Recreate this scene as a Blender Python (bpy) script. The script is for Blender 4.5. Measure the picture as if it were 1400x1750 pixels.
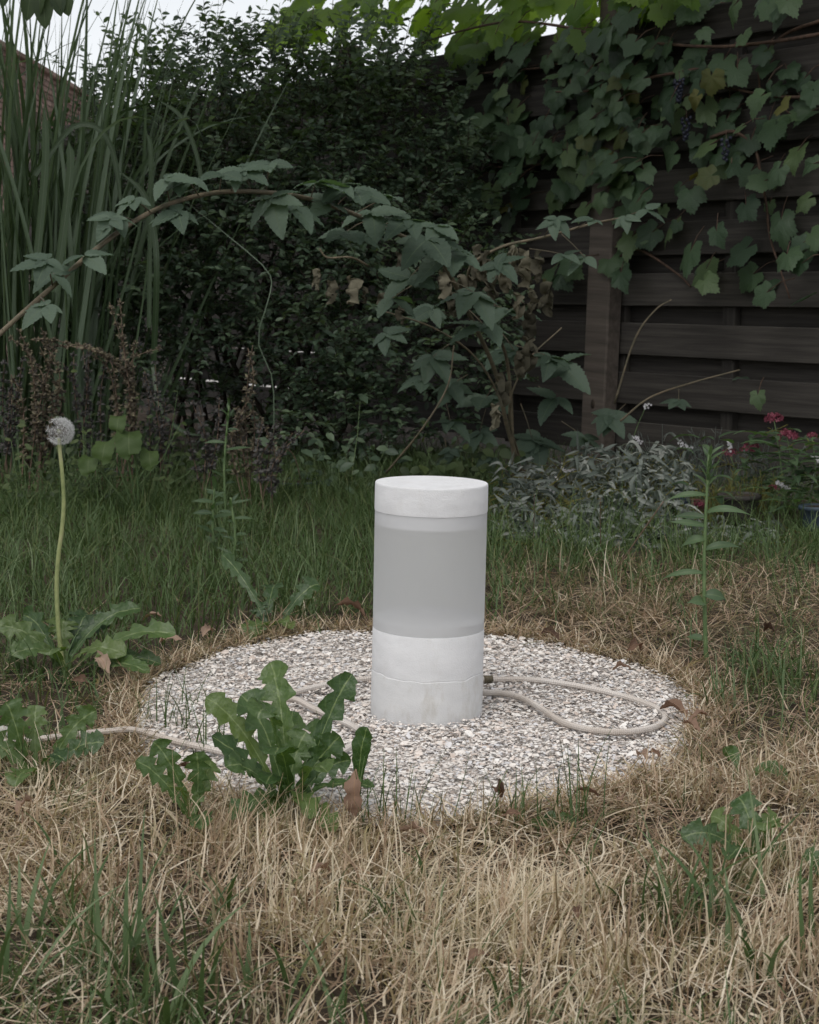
import bpy, math, random
import numpy as np
from mathutils import Vector, Matrix

for o in list(bpy.data.objects):
    bpy.data.objects.remove(o)
R = math.radians
random.seed(11)
rng = np.random.default_rng(7)
scene = bpy.context.scene
COL = scene.collection

# ------------------------------------------------------------------ camera
CAM_H, PITCH, FPX = 0.745, R(7.75), 2830.0
cam_d = bpy.data.cameras.new('camera')
cam = bpy.data.objects.new('camera', cam_d)
COL.objects.link(cam)
cam.location = (0, 0, CAM_H)
cam.rotation_euler = (math.pi / 2 - PITCH, 0, 0)
cam_d.sensor_fit = 'VERTICAL'
cam_d.sensor_height = 36
cam_d.sensor_width = 28.8
cam_d.lens = 36 * FPX / 1750
cam_d.clip_start = 0.05
cam_d.clip_end = 500
cam_d.dof.use_dof = True
cam_d.dof.focus_distance = 2.9
cam_d.dof.aperture_fstop = 18
scene.camera = cam

# ------------------------------------------------------------------ sky and sun
SUN_EL, SUN_AZ = R(62), R(200)
world = bpy.data.worlds.new('World')
scene.world = world
world.use_nodes = True
wn, wl = world.node_tree.nodes, world.node_tree.links
bg = wn['Background']
sky = wn.new('ShaderNodeTexSky')
sky.sky_type = 'NISHITA'
sky.sun_disc = False
sky.sun_elevation = SUN_EL
sky.sun_rotation = SUN_AZ
sky.dust_density = 1.0
sky.air_density = 1.0
hs = wn.new('ShaderNodeHueSaturation')
hs.inputs['Saturation'].default_value = 0.16      # closed cloud cover: almost colourless
wl.new(sky.outputs[0], hs.inputs['Color'])
wl.new(hs.outputs[0], bg.inputs[0])
bg.inputs[1].default_value = 0.15
sun_d = bpy.data.lights.new('sun', 'SUN')
sun_d.energy = 1.4
sun_d.angle = R(40)
sun_d.color = (1.0, 0.96, 0.9)
sun = bpy.data.objects.new('sun', sun_d)
COL.objects.link(sun)
sd = Vector((math.sin(SUN_AZ) * math.cos(SUN_EL), math.cos(SUN_AZ) * math.cos(SUN_EL), math.sin(SUN_EL)))
sun.rotation_euler = sd.to_track_quat('Z', 'Y').to_euler()
sun.location = (0, 0, 12)

vs = scene.view_settings
vs.view_transform = 'Standard'
vs.look = 'None'
vs.exposure = 0.18
vs.gamma = 1.0
vs.use_curve_mapping = False
scene.render.engine = 'CYCLES'
cy = scene.cycles
cy.max_bounces = 4
cy.diffuse_bounces = 2
cy.glossy_bounces = 1
cy.transmission_bounces = 4
cy.transparent_max_bounces = 6
cy.caustics_reflective = False
cy.caustics_refractive = False
cy.sample_clamp_indirect = 4
cy.use_adaptive_sampling = True
cy.adaptive_threshold = 0.02
cy.adaptive_min_samples = 24
cy.use_light_tree = False

# ------------------------------------------------------------------ placing helpers
def ray(px, py):
    u, v = (px - 700) / FPX, (875 - py) / FPX
    return Vector((u, math.cos(PITCH) + v * math.sin(PITCH), -math.sin(PITCH) + v * math.cos(PITCH)))

def at(px, py, Y):
    d = ray(px, py)
    return Vector((0, 0, CAM_H)) + d * (Y / d.y)

def gnd(px, py, z=0.0):
    d = ray(px, py)
    return Vector((0, 0, CAM_H)) + d * ((z - CAM_H) / d.z)

def proj(X, Y, Z):
    c, s = math.cos(PITCH), math.sin(PITCH)
    z = Z - CAM_H
    dep = Y * c - z * s
    return 700 + FPX * X / dep, 875 - FPX * (Y * s + z * c) / dep

FP = Vector((0.84, 6.85, 0))                 # foot of the fence post
FD = Vector((-0.586, 0.810, 0)).normalized()  # the fence runs away to the left
FN = Vector((-0.810, -0.586, 0)).normalized() # its face towards the garden

def on_fence(px, py, off):
    d = ray(px, py)
    o = Vector((0, 0, CAM_H))
    t = (FP + FN * off - o).dot(FN) / d.dot(FN)
    return o + d * t

# ------------------------------------------------------------------ objects
def link(o, parent=None):
    COL.objects.link(o)
    if parent is not None:
        o.parent = parent
    return o

def tag(o, label=None, cat=None, group=None, kind=None):
    if label: o['label'] = label
    if cat: o['category'] = cat
    if group: o['group'] = group
    if kind: o['kind'] = kind
    return o

def thing(name, loc, label, cat, group=None):
    o = bpy.data.objects.new(name, None)
    o.empty_display_size = 0.05
    link(o)
    o.location = loc
    return tag(o, label, cat, group)

def mobj(name, me, mat, parent=None, loc=(0, 0, 0), rot=None):
    """link mesh data; loc is in world space (thing Empties are unrotated)"""
    o = bpy.data.objects.new(name, me)
    if mat is not None and not me.materials:
        me.materials.append(mat)
    elif mat is not None and me.materials[0] != mat:
        o.material_slots[0].link = 'OBJECT'
        o.material_slots[0].material = mat
    link(o, parent)
    l = Vector(loc)
    p = parent
    while p is not None:
        l = l - p.location
        p = p.parent
    if rot is not None:
        o.matrix_local = Matrix.Translation(l) @ rot.to_4x4()
    else:
        o.location = l
    return o

def mesh(name, V, F, uv=None, rnd=None, smooth=True):
    """F: list of faces or int array (n,3)/(n,4); uv per vertex; rnd per vertex"""
    me = bpy.data.meshes.new(name)
    V = np.asarray(V, dtype=np.float32).reshape(-1, 3)
    if isinstance(F, np.ndarray):
        n, k = F.shape
        me.vertices.add(len(V)); me.vertices.foreach_set('co', V.ravel())
        me.loops.add(n * k); me.loops.foreach_set('vertex_index', F.astype(np.int32).ravel())
        me.polygons.add(n)
        me.polygons.foreach_set('loop_start', np.arange(0, n * k, k, dtype=np.int32))
        me.update(calc_edges=True)
        lv = F.ravel()
    else:
        me.from_pydata([tuple(v) for v in V], [], F)
        me.update()
        lv = np.array([i for f in F for i in f])
    if uv is not None:
        ul = me.uv_layers.new(name='UVMap')
        ul.data.foreach_set('uv', np.asarray(uv, dtype=np.float32)[lv].ravel())
    if rnd is not None:
        a = me.attributes.new('rnd', 'FLOAT', 'POINT')
        a.data.foreach_set('value', np.asarray(rnd, dtype=np.float32))
    if smooth:
        me.polygons.foreach_set('use_smooth', np.ones(len(me.polygons), dtype=bool))
    me.validate(clean_customdata=False)
    return me

class MB:
    def __init__(s):
        s.V, s.F, s.U, s.R, s.n = [], [], [], [], 0
    def add(s, V, F, uv=None, rnd=0.5):
        V = np.asarray(V, dtype=float).reshape(-1, 3)
        s.V.append(V)
        s.F.extend([tuple(int(i) + s.n for i in f) for f in F])
        s.U.append(np.zeros((len(V), 2)) if uv is None else np.asarray(uv, dtype=float))
        s.R.append(np.full(len(V), rnd))
        s.n += len(V)
        return s
    def mesh(s, name, smooth=True):
        return mesh(name, np.vstack(s.V), s.F, np.vstack(s.U), np.concatenate(s.R), smooth)

def batch(tV, tF, M, T, tU=None, rnd=None):
    """instances of one template: M (n,3,3), T (n,3)"""
    n, k = len(T), len(tV)
    V = np.einsum('nij,kj->nki', M, tV) + T[:, None, :]
    F = (tF[None] + (np.arange(n) * k)[:, None, None]).reshape(-1, tF.shape[1])
    U = None if tU is None else np.tile(tU, (n, 1))
    r = None if rnd is None else np.repeat(rnd, k)
    return V.reshape(-1, 3), F, U, r

def frame(y, up):
    """rotation whose Y axis is y and Z axis is near up"""
    y = Vector(y).normalized()
    x = y.cross(Vector(up))
    if x.length < 1e-4:
        x = y.cross(Vector((0.3, 1, 0.2)))
    x.normalize()
    z = x.cross(y)
    return Matrix((x, y, z)).transposed()

def frames_np(y, up):
    y = y / np.linalg.norm(y, axis=1, keepdims=True)
    x = np.cross(y, up); x /= np.linalg.norm(x, axis=1, keepdims=True) + 1e-9
    z = np.cross(x, y)
    return np.stack([x, y, z], axis=2)

def catmull(P, n):
    P = [Vector(p) for p in P]
    if len(P) == 2:
        return [P[0].lerp(P[1], i / n) for i in range(n + 1)]
    Q = [P[0] * 2 - P[1]] + P + [P[-1] * 2 - P[-2]]
    out = []
    m = len(P) - 1
    for i in range(n + 1):
        t = i / n * m
        k = min(int(t), m - 1)
        f = t - k
        a, b, c, d = Q[k], Q[k + 1], Q[k + 2], Q[k + 3]
        out.append(0.5 * ((2 * b) + (c - a) * f + (2 * a - 5 * b + 4 * c - d) * f * f + (3 * b - a - 3 * c + d) * f ** 3))
    return out

def tube(mb, P, r0, r1=None, sides=6, rnd=0.5, cap=True, rf=None):
    r1 = r0 if r1 is None else r1
    n = len(P)
    V, U = [], []
    nrm = None
    for i, p in enumerate(P):
        t = (P[min(i + 1, n - 1)] - P[max(i - 1, 0)])
        if t.length < 1e-9: t = Vector((0, 0, 1))
        t.normalize()
        if nrm is None:
            nrm = t.cross(Vector((0.31, 0.2, 0.93)))
            if nrm.length < 1e-3: nrm = t.cross(Vector((1, 0, 0)))
        nrm = (nrm - t * nrm.dot(t)).normalized()
        b = t.cross(nrm)
        r = (r0 + (r1 - r0) * i / max(1, n - 1)) * (1 if rf is None else rf(i / max(1, n - 1)))
        for k in range(sides):
            a = 2 * math.pi * k / sides
            V.append(p + nrm * (r * math.cos(a)) + b * (r * math.sin(a)))
            U.append((k / sides, i / max(1, n - 1)))
    F = []
    for i in range(n - 1):
        for k in range(sides):
            k2 = (k + 1) % sides
            F.append((i * sides + k, i * sides + k2, (i + 1) * sides + k2, (i + 1) * sides + k))
    if cap:
        F.append(tuple(range(sides - 1, -1, -1)))
        F.append(tuple((n - 1) * sides + k for k in range(sides)))
    mb.add(V, F, U, rnd)
    return mb

def tube_mesh(name, P, r0, r1=None, sides=6, n=None, rf=None):
    Q = catmull(P, n) if n else [Vector(p) for p in P]
    return tube(MB(), Q, r0, r1, sides, rf=rf).mesh(name)

def strip(P, W, up, fold=0.2, cols=(-1, -0.5, 0, 0.5, 1), ruffle=0.0, rfreq=9, seed=0, WR=None, pleat=0.0, pfreq=8, twist=0.0, crumple=0.0, cfreq=1.0):
    """leaf blade along a spine P (list of Vector) with half widths W"""
    rr = random.Random(seed)
    n = len(P)
    WR = W if WR is None else WR
    ph = [rr.uniform(0, 6.28) for _ in range(4)]
    V, U = [], []
    for i in range(n):
        t = (P[min(i + 1, n - 1)] - P[max(i - 1, 0)]).normalized()
        s = t.cross(up)
        if s.length < 1e-3: s = Vector((1, 0, 0))
        s.normalize()
        if twist:
            s = Matrix.Rotation(twist * i / (n - 1), 3, t) @ s
        nn = s.cross(t)
        f = i / (n - 1)
        for c in cols:
            w = W[i] if c < 0 else WR[i]
            a = abs(c)
            h = fold * w * a ** 1.3
            h += ruffle * w * a * math.sin(rfreq * f * 6.28 + ph[0] + (ph[1] if c > 0 else ph[2]))
            h += pleat * math.sin((f - a * 0.16) * pfreq * 6.28) * a * (1 - a * 0.5)
            if crumple:
                h += crumple * w * (math.sin(cfreq * f * 31 + c * 4 + ph[0]) * math.sin(c * 5.3 + cfreq * f * 11 + ph[1]) + .6 * math.sin(cfreq * f * 57 - c * 9 + ph[2]) * a)
            V.append(P[i] + s * (w * c) + nn * h)
            U.append((c * 0.5 + 0.5, f))
    k = len(cols)
    F = []
    for i in range(n - 1):
        for j in range(k - 1):
            F.append((i * k + j, i * k + j + 1, (i + 1) * k + j + 1, (i + 1) * k + j))
    return V, F, U

def lathe(prof, seg=96, wob=None):
    V, F = [], []
    n = len(prof)
    for i, (r, z) in enumerate(prof):
        for k in range(seg):
            a = 2 * math.pi * k / seg
            dz = wob(i, a) if wob else 0
            V.append((r * math.cos(a), r * math.sin(a), z + dz))
    for i in range(n - 1):
        for k in range(seg):
            k2 = (k + 1) % seg
            F.append((i * seg + k, i * seg + k2, (i + 1) * seg + k2, (i + 1) * seg + k))
    if prof[0][0] > 1e-6: F.append(tuple(range(seg - 1, -1, -1)))
    if prof[-1][0] > 1e-6: F.append(tuple((n - 1) * seg + k for k in range(seg)))
    return V, F

def box_mesh(name, sx, sy, sz, bev=0.004, warp=0.0, rr=None):
    """box with chamfered long edges (x long axis), origin at centre; cheap"""
    y, z, b = sy / 2, sz / 2, bev
    prof = [(-y + b, -z), (y - b, -z), (y, -z + b), (y, z - b), (y - b, z), (-y + b, z), (-y, z - b), (-y, -z + b)]
    V, F = [], []
    xs = (-sx / 2, 0, sx / 2) if warp else (-sx / 2, sx / 2)
    for x in xs:
        o = (rr.uniform(-warp, warp), rr.uniform(-warp, warp)) if warp else (0, 0)
        for (a, c) in prof:
            V.append((x, a + o[0], c + o[1]))
    for i in range(len(xs) - 1):
        for k in range(8):
            k2 = (k + 1) % 8
            F.append((i * 8 + k, i * 8 + k2, (i + 1) * 8 + k2, (i + 1) * 8 + k))
    F.append(tuple(range(7, -1, -1)))
    F.append(tuple((len(xs) - 1) * 8 + k for k in range(8)))
    return mesh(name, V, F, smooth=False)

# ------------------------------------------------------------------ materials
def nm(name):
    m = bpy.data.materials.new(name)
    m.use_nodes = True
    nt = m.node_tree
    for n in list(nt.nodes): nt.nodes.remove(n)
    out = nt.nodes.new('ShaderNodeOutputMaterial')
    return m, nt.nodes, nt.links, out

def ramp(nodes, stops):
    r = nodes.new('ShaderNodeValToRGB')
    e = r.color_ramp.elements
    e[0].position, e[0].color = stops[0][0], (*stops[0][1], 1)
    e[1].position, e[1].color = stops[-1][0], (*stops[-1][1], 1)
    for p, c in stops[1:-1]:
        x = e.new(p); x.color = (*c, 1)
    return r

def math_n(nodes, links, op, a, b=None, c=None):
    n = nodes.new('ShaderNodeMath'); n.operation = op
    for i, v in enumerate((a, b, c)):
        if v is None: continue
        if isinstance(v, (int, float)): n.inputs[i].default_value = v
        else: links.new(v, n.inputs[i])
    return n.outputs[0]

def leaf_mat(name, cols, trans=0.35, tcol=None, rough=0.5, spec=0.35, vein=None, rib=0.05, noise=0.25, nscale=18.0, bump=0.0, side=0.0, obj_random=True, spots=None):
    """cols: ramp colours from the darkest to the lightest leaf of the plant"""
    m, N, L, out = nm(name)
    at_ = N.new('ShaderNodeAttribute'); at_.attribute_name = 'rnd'
    oi = N.new('ShaderNodeObjectInfo')
    if obj_random:
        s = math_n(N, L, 'ADD', at_.outputs['Fac'], oi.outputs['Random'])
        s = math_n(N, L, 'FRACT', s)
    else:
        s = at_.outputs['Fac']
    tc = N.new('ShaderNodeTexCoord')
    no = N.new('ShaderNodeTexNoise'); no.inputs['Scale'].default_value = nscale; no.inputs['Detail'].default_value = 3
    L.new(tc.outputs['Object'], no.inputs['Vector'])
    if noise > .06:
        nz = math_n(N, L, 'MULTIPLY_ADD', no.outputs['Fac'], noise * 2, -noise)
        s = math_n(N, L, 'ADD', s, nz)
    r = ramp(N, [(i / (len(cols) - 1), c) for i, c in enumerate(cols)])
    L.new(s, r.inputs[0])
    col = r.outputs[0]
    sep = None
    if vein or side or bump:
        uv = N.new('ShaderNodeUVMap'); uv.uv_map = 'UVMap'
        sep = N.new('ShaderNodeSeparateXYZ'); L.new(uv.outputs[0], sep.inputs[0])
        u = math_n(N, L, 'ABSOLUTE', math_n(N, L, 'SUBTRACT', sep.outputs[0], 0.5))
    if vein:
        k = math_n(N, L, 'SUBTRACT', 1.0, math_n(N, L, 'SMOOTH_MIN', math_n(N, L, 'DIVIDE', u, rib), 1.0, 0.3))
        k = math_n(N, L, 'MAXIMUM', k, 0.0)
        if side:
            w = math_n(N, L, 'MULTIPLY', math_n(N, L, 'SUBTRACT', sep.outputs[1], math_n(N, L, 'MULTIPLY', u, 0.35)), side * 6.283)
            w = math_n(N, L, 'POWER', math_n(N, L, 'MAXIMUM', math_n(N, L, 'SINE', w), 0.0), 10.0)
            k = math_n(N, L, 'MAXIMUM', k, math_n(N, L, 'MULTIPLY', w, 0.16))
        mx = N.new('ShaderNodeMix'); mx.data_type = 'RGBA'
        L.new(k, mx.inputs[0]); L.new(col, mx.inputs[6]); mx.inputs[7].default_value = (*vein, 1)
        col = mx.outputs[2]
    if spots:
        n2 = N.new('ShaderNodeTexNoise'); n2.inputs['Scale'].default_value = nscale * 1.7; n2.inputs['Detail'].default_value = 5
        L.new(tc.outputs['Object'], n2.inputs['Vector'])
        q = ramp(N, [(0.58, (0, 0, 0)), (0.70, (1, 1, 1))]); L.new(n2.outputs['Fac'], q.inputs[0])
        mx = N.new('ShaderNodeMix'); mx.data_type = 'RGBA'
        L.new(q.outputs[0], mx.inputs[0]); L.new(col, mx.inputs[6]); mx.inputs[7].default_value = (*spots, 1)
        col = mx.outputs[2]
    p = N.new('ShaderNodeBsdfPrincipled')
    p.inputs['Roughness'].default_value = rough
    p.inputs['Specular IOR Level'].default_value = spec
    L.new(col, p.inputs['Base Color'])
    if bump:
        b = N.new('ShaderNodeBump'); b.inputs['Strength'].default_value = bump; b.inputs['Distance'].default_value = 0.006
        L.new(no.outputs['Fac'], b.inputs['Height']); L.new(b.outputs[0], p.inputs['Normal'])
    if trans > 0:
        t = N.new('ShaderNodeBsdfTranslucent')
        g = N.new('ShaderNodeMix'); g.data_type = 'RGBA'; g.blend_type = 'MULTIPLY'; g.inputs[0].default_value = 1
        L.new(col, g.inputs[6]); g.inputs[7].default_value = (*(tcol or (1.6, 1.7, 0.7)), 1)
        L.new(g.outputs[2], t.inputs['Color'])
        ms = N.new('ShaderNodeMixShader'); ms.inputs[0].default_value = trans
        L.new(p.outputs[0], ms.inputs[1]); L.new(t.outputs[0], ms.inputs[2])
        L.new(ms.outputs[0], out.inputs[0])
    else:
        L.new(p.outputs[0], out.inputs[0])
    return m

def rough_mat(name, cols, scale=8.0, rough=0.9, bump=0.3, detail=6, stretch=None, dist=0.01, obj_random=0.0, spec=0.3):
    m, N, L, out = nm(name)
    tc = N.new('ShaderNodeTexCoord')
    mp = N.new('ShaderNodeMapping')
    if stretch: mp.inputs['Scale'].default_value = stretch
    L.new(tc.outputs['Object'], mp.inputs['Vector'])
    oi = N.new('ShaderNodeObjectInfo')
    if obj_random:
        va = N.new('ShaderNodeVectorMath'); va.operation = 'ADD'
        cb = N.new('ShaderNodeCombineXYZ')
        k = math_n(N, L, 'MULTIPLY', oi.outputs['Random'], 37.0)
        for i in range(3): L.new(k, cb.inputs[i])
        L.new(mp.outputs[0], va.inputs[0]); L.new(cb.outputs[0], va.inputs[1])
        vec = va.outputs[0]
    else:
        vec = mp.outputs[0]
    no = N.new('ShaderNodeTexNoise'); no.inputs['Scale'].default_value = scale; no.inputs['Detail'].default_value = detail
    no.inputs['Roughness'].default_value = 0.65
    L.new(vec, no.inputs['Vector'])
    f = no.outputs['Fac']
    f2 = math_n(N, L, 'MULTIPLY_ADD', f, 1.8, -0.4)
    if obj_random:
        f2 = math_n(N, L, 'ADD', f2, math_n(N, L, 'MULTIPLY_ADD', oi.outputs['Random'], obj_random, -obj_random / 2))
    r = ramp(N, [(i / (len(cols) - 1), c) for i, c in enumerate(cols)])
    L.new(f2, r.inputs[0])
    p = N.new('ShaderNodeBsdfPrincipled')
    p.inputs['Roughness'].default_value = rough
    p.inputs['Specular IOR Level'].default_value = spec
    L.new(r.outputs[0], p.inputs['Base Color'])
    b = N.new('ShaderNodeBump'); b.inputs['Strength'].default_value = bump; b.inputs['Distance'].default_value = dist
    L.new(f, b.inputs['Height']); L.new(b.outputs[0], p.inputs['Normal'])
    L.new(p.outputs[0], out.inputs[0])
    return m

M = {}
M['soil'] = rough_mat('soil', [(.018, .013, .009), (.05, .036, .024), (.10, .07, .045)], 14, bump=0.8, dist=0.03)
M['shell_base'] = rough_mat('shell_base', [(.46, .42, .38), (.60, .55, .51), (.70, .66, .62)], 90, bump=0.8, dist=0.01)
M['wood'] = rough_mat('weathered_wood', [(.016, .014, .012), (.044, .039, .034), (.082, .073, .063)], 2.2, 0.85, 0.5, 9, (0.9, 9, 26), 0.004, 0.5)
M['post_wood'] = rough_mat('post_wood', [(.04, .033, .027), (.085, .070, .058), (.14, .115, .095)], 2.2, 0.85, 0.5, 9, (16, 16, 0.8), 0.004, 0.2)
M['cane'] = rough_mat('cane_bark', [(.05, .055, .035), (.12, .10, .065), (.20, .15, .10)], 30, 0.6, 0.3)
M['vine_cane'] = rough_mat('vine_cane', [(.03, .02, .014), (.08, .05, .035), (.15, .09, .06)], 40, 0.8, 0.4)
M['twig'] = rough_mat('twig_bark', [(.015, .012, .009), (.04, .03, .022), (.07, .055, .04)], 40, 0.9, 0.4)
M['stem_green'] = rough_mat('stem_green', [(.06, .10, .04), (.11, .17, .07), (.17, .22, .10)], 25, 0.5, 0.15)
M['scape'] = rough_mat('scape', [(.13, .17, .06), (.27, .30, .13), (.36, .33, .20)], 20, 0.45, 0.1)
M['brick'] = rough_mat('old_brick', [(.12, .075, .06), (.20, .13, .105), (.29, .21, .175)], 20, 0.95, 0.5, 6, None, 0.01, 0.9)
M['mortar'] = rough_mat('mortar', [(.14, .12, .10), (.22, .20, .17)], 30, 0.95, 0.5)
M['terracotta'] = rough_mat('terracotta', [(.06, .03, .022), (.11, .055, .04)], 20, 0.9, 0.3)
M['blue_glaze'] = rough_mat('blue_glaze', [(.012, .02, .035), (.03, .045, .07)], 12, 0.35, 0.1)
M['grey_pot'] = rough_mat('grey_pot', [(.03, .027, .024), (.07, .063, .057)], 20, 0.8, 0.3)
M['pale_blue'] = rough_mat('pale_blue_pot', [(.035, .052, .068), (.065, .09, .115)], 14, 0.5, 0.1)
M['paving'] = rough_mat('pale_paving', [(.4, .39, .37), (.6, .58, .55)], 6, 0.9, 0.2)
M['hedge'] = leaf_mat('hedge_leaf', [(.034, .056, .034), (.066, .104, .064), (.104, .152, .092), (.145, .20, .115)], 0.3, rough=0.45, spec=0.45, noise=0.05, obj_random=False)
M['hedge_light'] = leaf_mat('light_shrub_leaf', [(.03, .05, .02), (.06, .10, .035), (.10, .155, .05)], 0.4, rough=0.5, noise=0.05, obj_random=False)
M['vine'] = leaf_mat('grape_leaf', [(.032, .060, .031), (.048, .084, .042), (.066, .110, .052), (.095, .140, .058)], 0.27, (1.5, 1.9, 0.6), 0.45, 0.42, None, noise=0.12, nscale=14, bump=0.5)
M['vine_backlit'] = leaf_mat('backlit_grape_leaf', [(.08, .135, .045), (.12, .185, .052), (.16, .235, .062)], 0.55, (1.9, 2.1, 0.5), 0.5, 0.35, None, noise=0.12, nscale=14, bump=0.4)  # lightened copy of the grape leaf: backlight from the sky put into the colour
M['vine_old'] = leaf_mat('yellowing_grape_leaf', [(.05, .075, .03), (.09, .105, .032), (.14, .13, .04)], 0.3, (1.6, 1.5, 0.5), 0.55, 0.3, None, noise=0.25, nscale=16, spots=(.10, .055, .02))
M['bramble'] = leaf_mat('bramble_leaf', [(.056, .086, .060), (.078, .115, .082), (.105, .148, .106)], 0.28, (1.4, 1.8, 0.6), 0.55, 0.35, (.10, .14, .085), 0.035, 0.12, 30, 0.4, 6)
M['wilted'] = leaf_mat('wilted_leaf', [(.05, .046, .032), (.10, .092, .066), (.19, .175, .125)], 0.2, (1.2, 1.1, .8), 0.8, 0.15, None, noise=0.3, nscale=40, bump=0.8)
M['dandelion'] = leaf_mat('dandelion_leaf', [(.030, .062, .022), (.048, .090, .030), (.074, .122, .040), (.105, .150, .045)], 0.32, (1.5, 1.8, 0.5), 0.42, 0.45, (.20, .25, .12), 0.045, 0.22, 45, 0.9, 8)
M['weed'] = leaf_mat('weed_leaf', [(.05, .085, .045), (.07, .112, .058), (.09, .14, .07)], 0.3, (1.4, 1.7, .6), 0.5, 0.35, (.12, .17, .08), 0.05, 0.1, 30)
M['pampas'] = leaf_mat('reed_blade', [(.040, .068, .030), (.066, .105, .050), (.10, .148, .082), (.17, .225, .16)], 0.35, (1.5, 1.6, .7), 0.42, 0.45, (.13, .17, .12), 0.05, 0.1, 3)
M['herb'] = leaf_mat('herb_leaf', [(.028, .045, .018), (.05, .075, .026), (.08, .11, .036)], 0.3, rough=0.6, noise=0.1, obj_random=False)
M['whorl'] = leaf_mat('dry_whorl', [(.06, .052, .046), (.115, .10, .08), (.175, .15, .105), (.24, .215, .14)], 0.15, (1.2, 1.1, .9), 0.85, 0.1, noise=0.2, nscale=60)
M['whorl_mauve'] = leaf_mat('mauve_whorl', [(.06, .058, .054), (.10, .095, .09), (.155, .15, .14)], 0.15, (1.2, 1.1, 1.1), 0.85, 0.1, noise=0.2, nscale=60)
M['herb_stem'] = rough_mat('herb_stem', [(.08, .06, .04), (.16, .11, .08), (.22, .17, .11)], 25, 0.8, 0.2)
M['silver'] = leaf_mat('silver_leaf', [(.06, .075, .062), (.12, .14, .12), (.20, .22, .195), (.30, .31, .28)], 0.2, (1.1, 1.2, .9), 0.75, 0.2, None, noise=0.15, nscale=12, obj_random=False)
M['lavender'] = leaf_mat('silver_needle', [(.07, .085, .075), (.13, .15, .135), (.19, .21, .19)], 0.2, (1.1, 1.2, .9), 0.8, 0.1, None, noise=0.1, obj_random=False)
M['yellow_twig'] = leaf_mat('yellow_green_twig', [(.10, .10, .03), (.17, .16, .05), (.22, .21, .08)], 0.2, (1.2, 1.2, .6), 0.7, 0.1, None, noise=0.1, obj_random=False)
M['pink'] = leaf_mat('pink_floret', [(.12, .022, .038), (.20, .05, .075), (.30, .11, .14)], 0.3, (1.2, .9, 1), 0.7, 0.1, None, noise=0.1, obj_random=False)
M['white_floret'] = leaf_mat('white_floret', [(.50, .48, .50), (.68, .66, .68), (.8, .78, .8)], 0.3, (1, 1, 1), 0.8, 0.1, None, noise=0.1, obj_random=False)
M['fallen'] = leaf_mat('fallen_leaf', [(.065, .040, .028), (.14, .085, .058), (.235, .155, .112), (.34, .25, .19)], 0.15, (1.3, .9, .6), 0.75, 0.2, (.28, .18, .11), 0.04, 0.2, 25, 0.6)
M['grape'] = rough_mat('grape_skin', [(.010, .011, .018), (.02, .022, .036), (.04, .045, .065)], 40, 0.5, 0.0)
M['pappus'] = leaf_mat('pappus', [(.80, .80, .80), (.86, .86, .85), (.9, .9, .9)], 0.5, (1, 1, 1), 0.9, 0.0, None, noise=0.0, obj_random=False)
M['seed'] = rough_mat('seed', [(.05, .04, .025), (.12, .09, .05)], 60, 0.8, 0.1)
# ramp runs straw -> brown -> green by the blade's own number
GRASS = [(.76, .68, .56), (.64, .54, .41), (.44, .325, .23), (.23, .15, .10), (.18, .16, .09),
         (.112, .148, .052), (.076, .122, .040), (.060, .100, .036), (.090, .142, .058), (.155, .205, .105)]
M['grass'] = leaf_mat('grass_blade', GRASS, 0.3, (1.25, 1.3, .8), 0.55, 0.3, None, noise=0.02, nscale=40, obj_random=False)
SHELL = [(.83, .80, .76), (.78, .73, .68), (.73, .65, .59), (.66, .56, .49), (.54, .45, .39), (.54, .53, .54), (.64, .63, .64), (.80, .77, .75)]
M['shell'] = leaf_mat('shell_flake', SHELL, 0.0, None, 0.6, 0.35, None, noise=0.12, nscale=120, obj_random=False, bump=0.3)

# ------------------------------------------------------------------ ground
BC = Vector((0.0, 2.875, 0)); BRX, BRY = 0.495, 0.635    # the bed of crushed shells

def bed_r(a):
    return 1 + 0.03 * math.sin(3 * a + 1) + 0.02 * math.sin(7 * a) + 0.012 * math.sin(13 * a + 2)

def bed_dist(x, y):
    """>1 outside the bed"""
    dx, dy = (x - BC.x) / BRX, (y - BC.y) / BRY
    a = np.arctan2(dy, dx)
    k = 1 + 0.03 * np.sin(3 * a + 1) + 0.02 * np.sin(7 * a) + 0.012 * np.sin(13 * a + 2)
    return np.sqrt(dx * dx + dy * dy) / k

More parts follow.
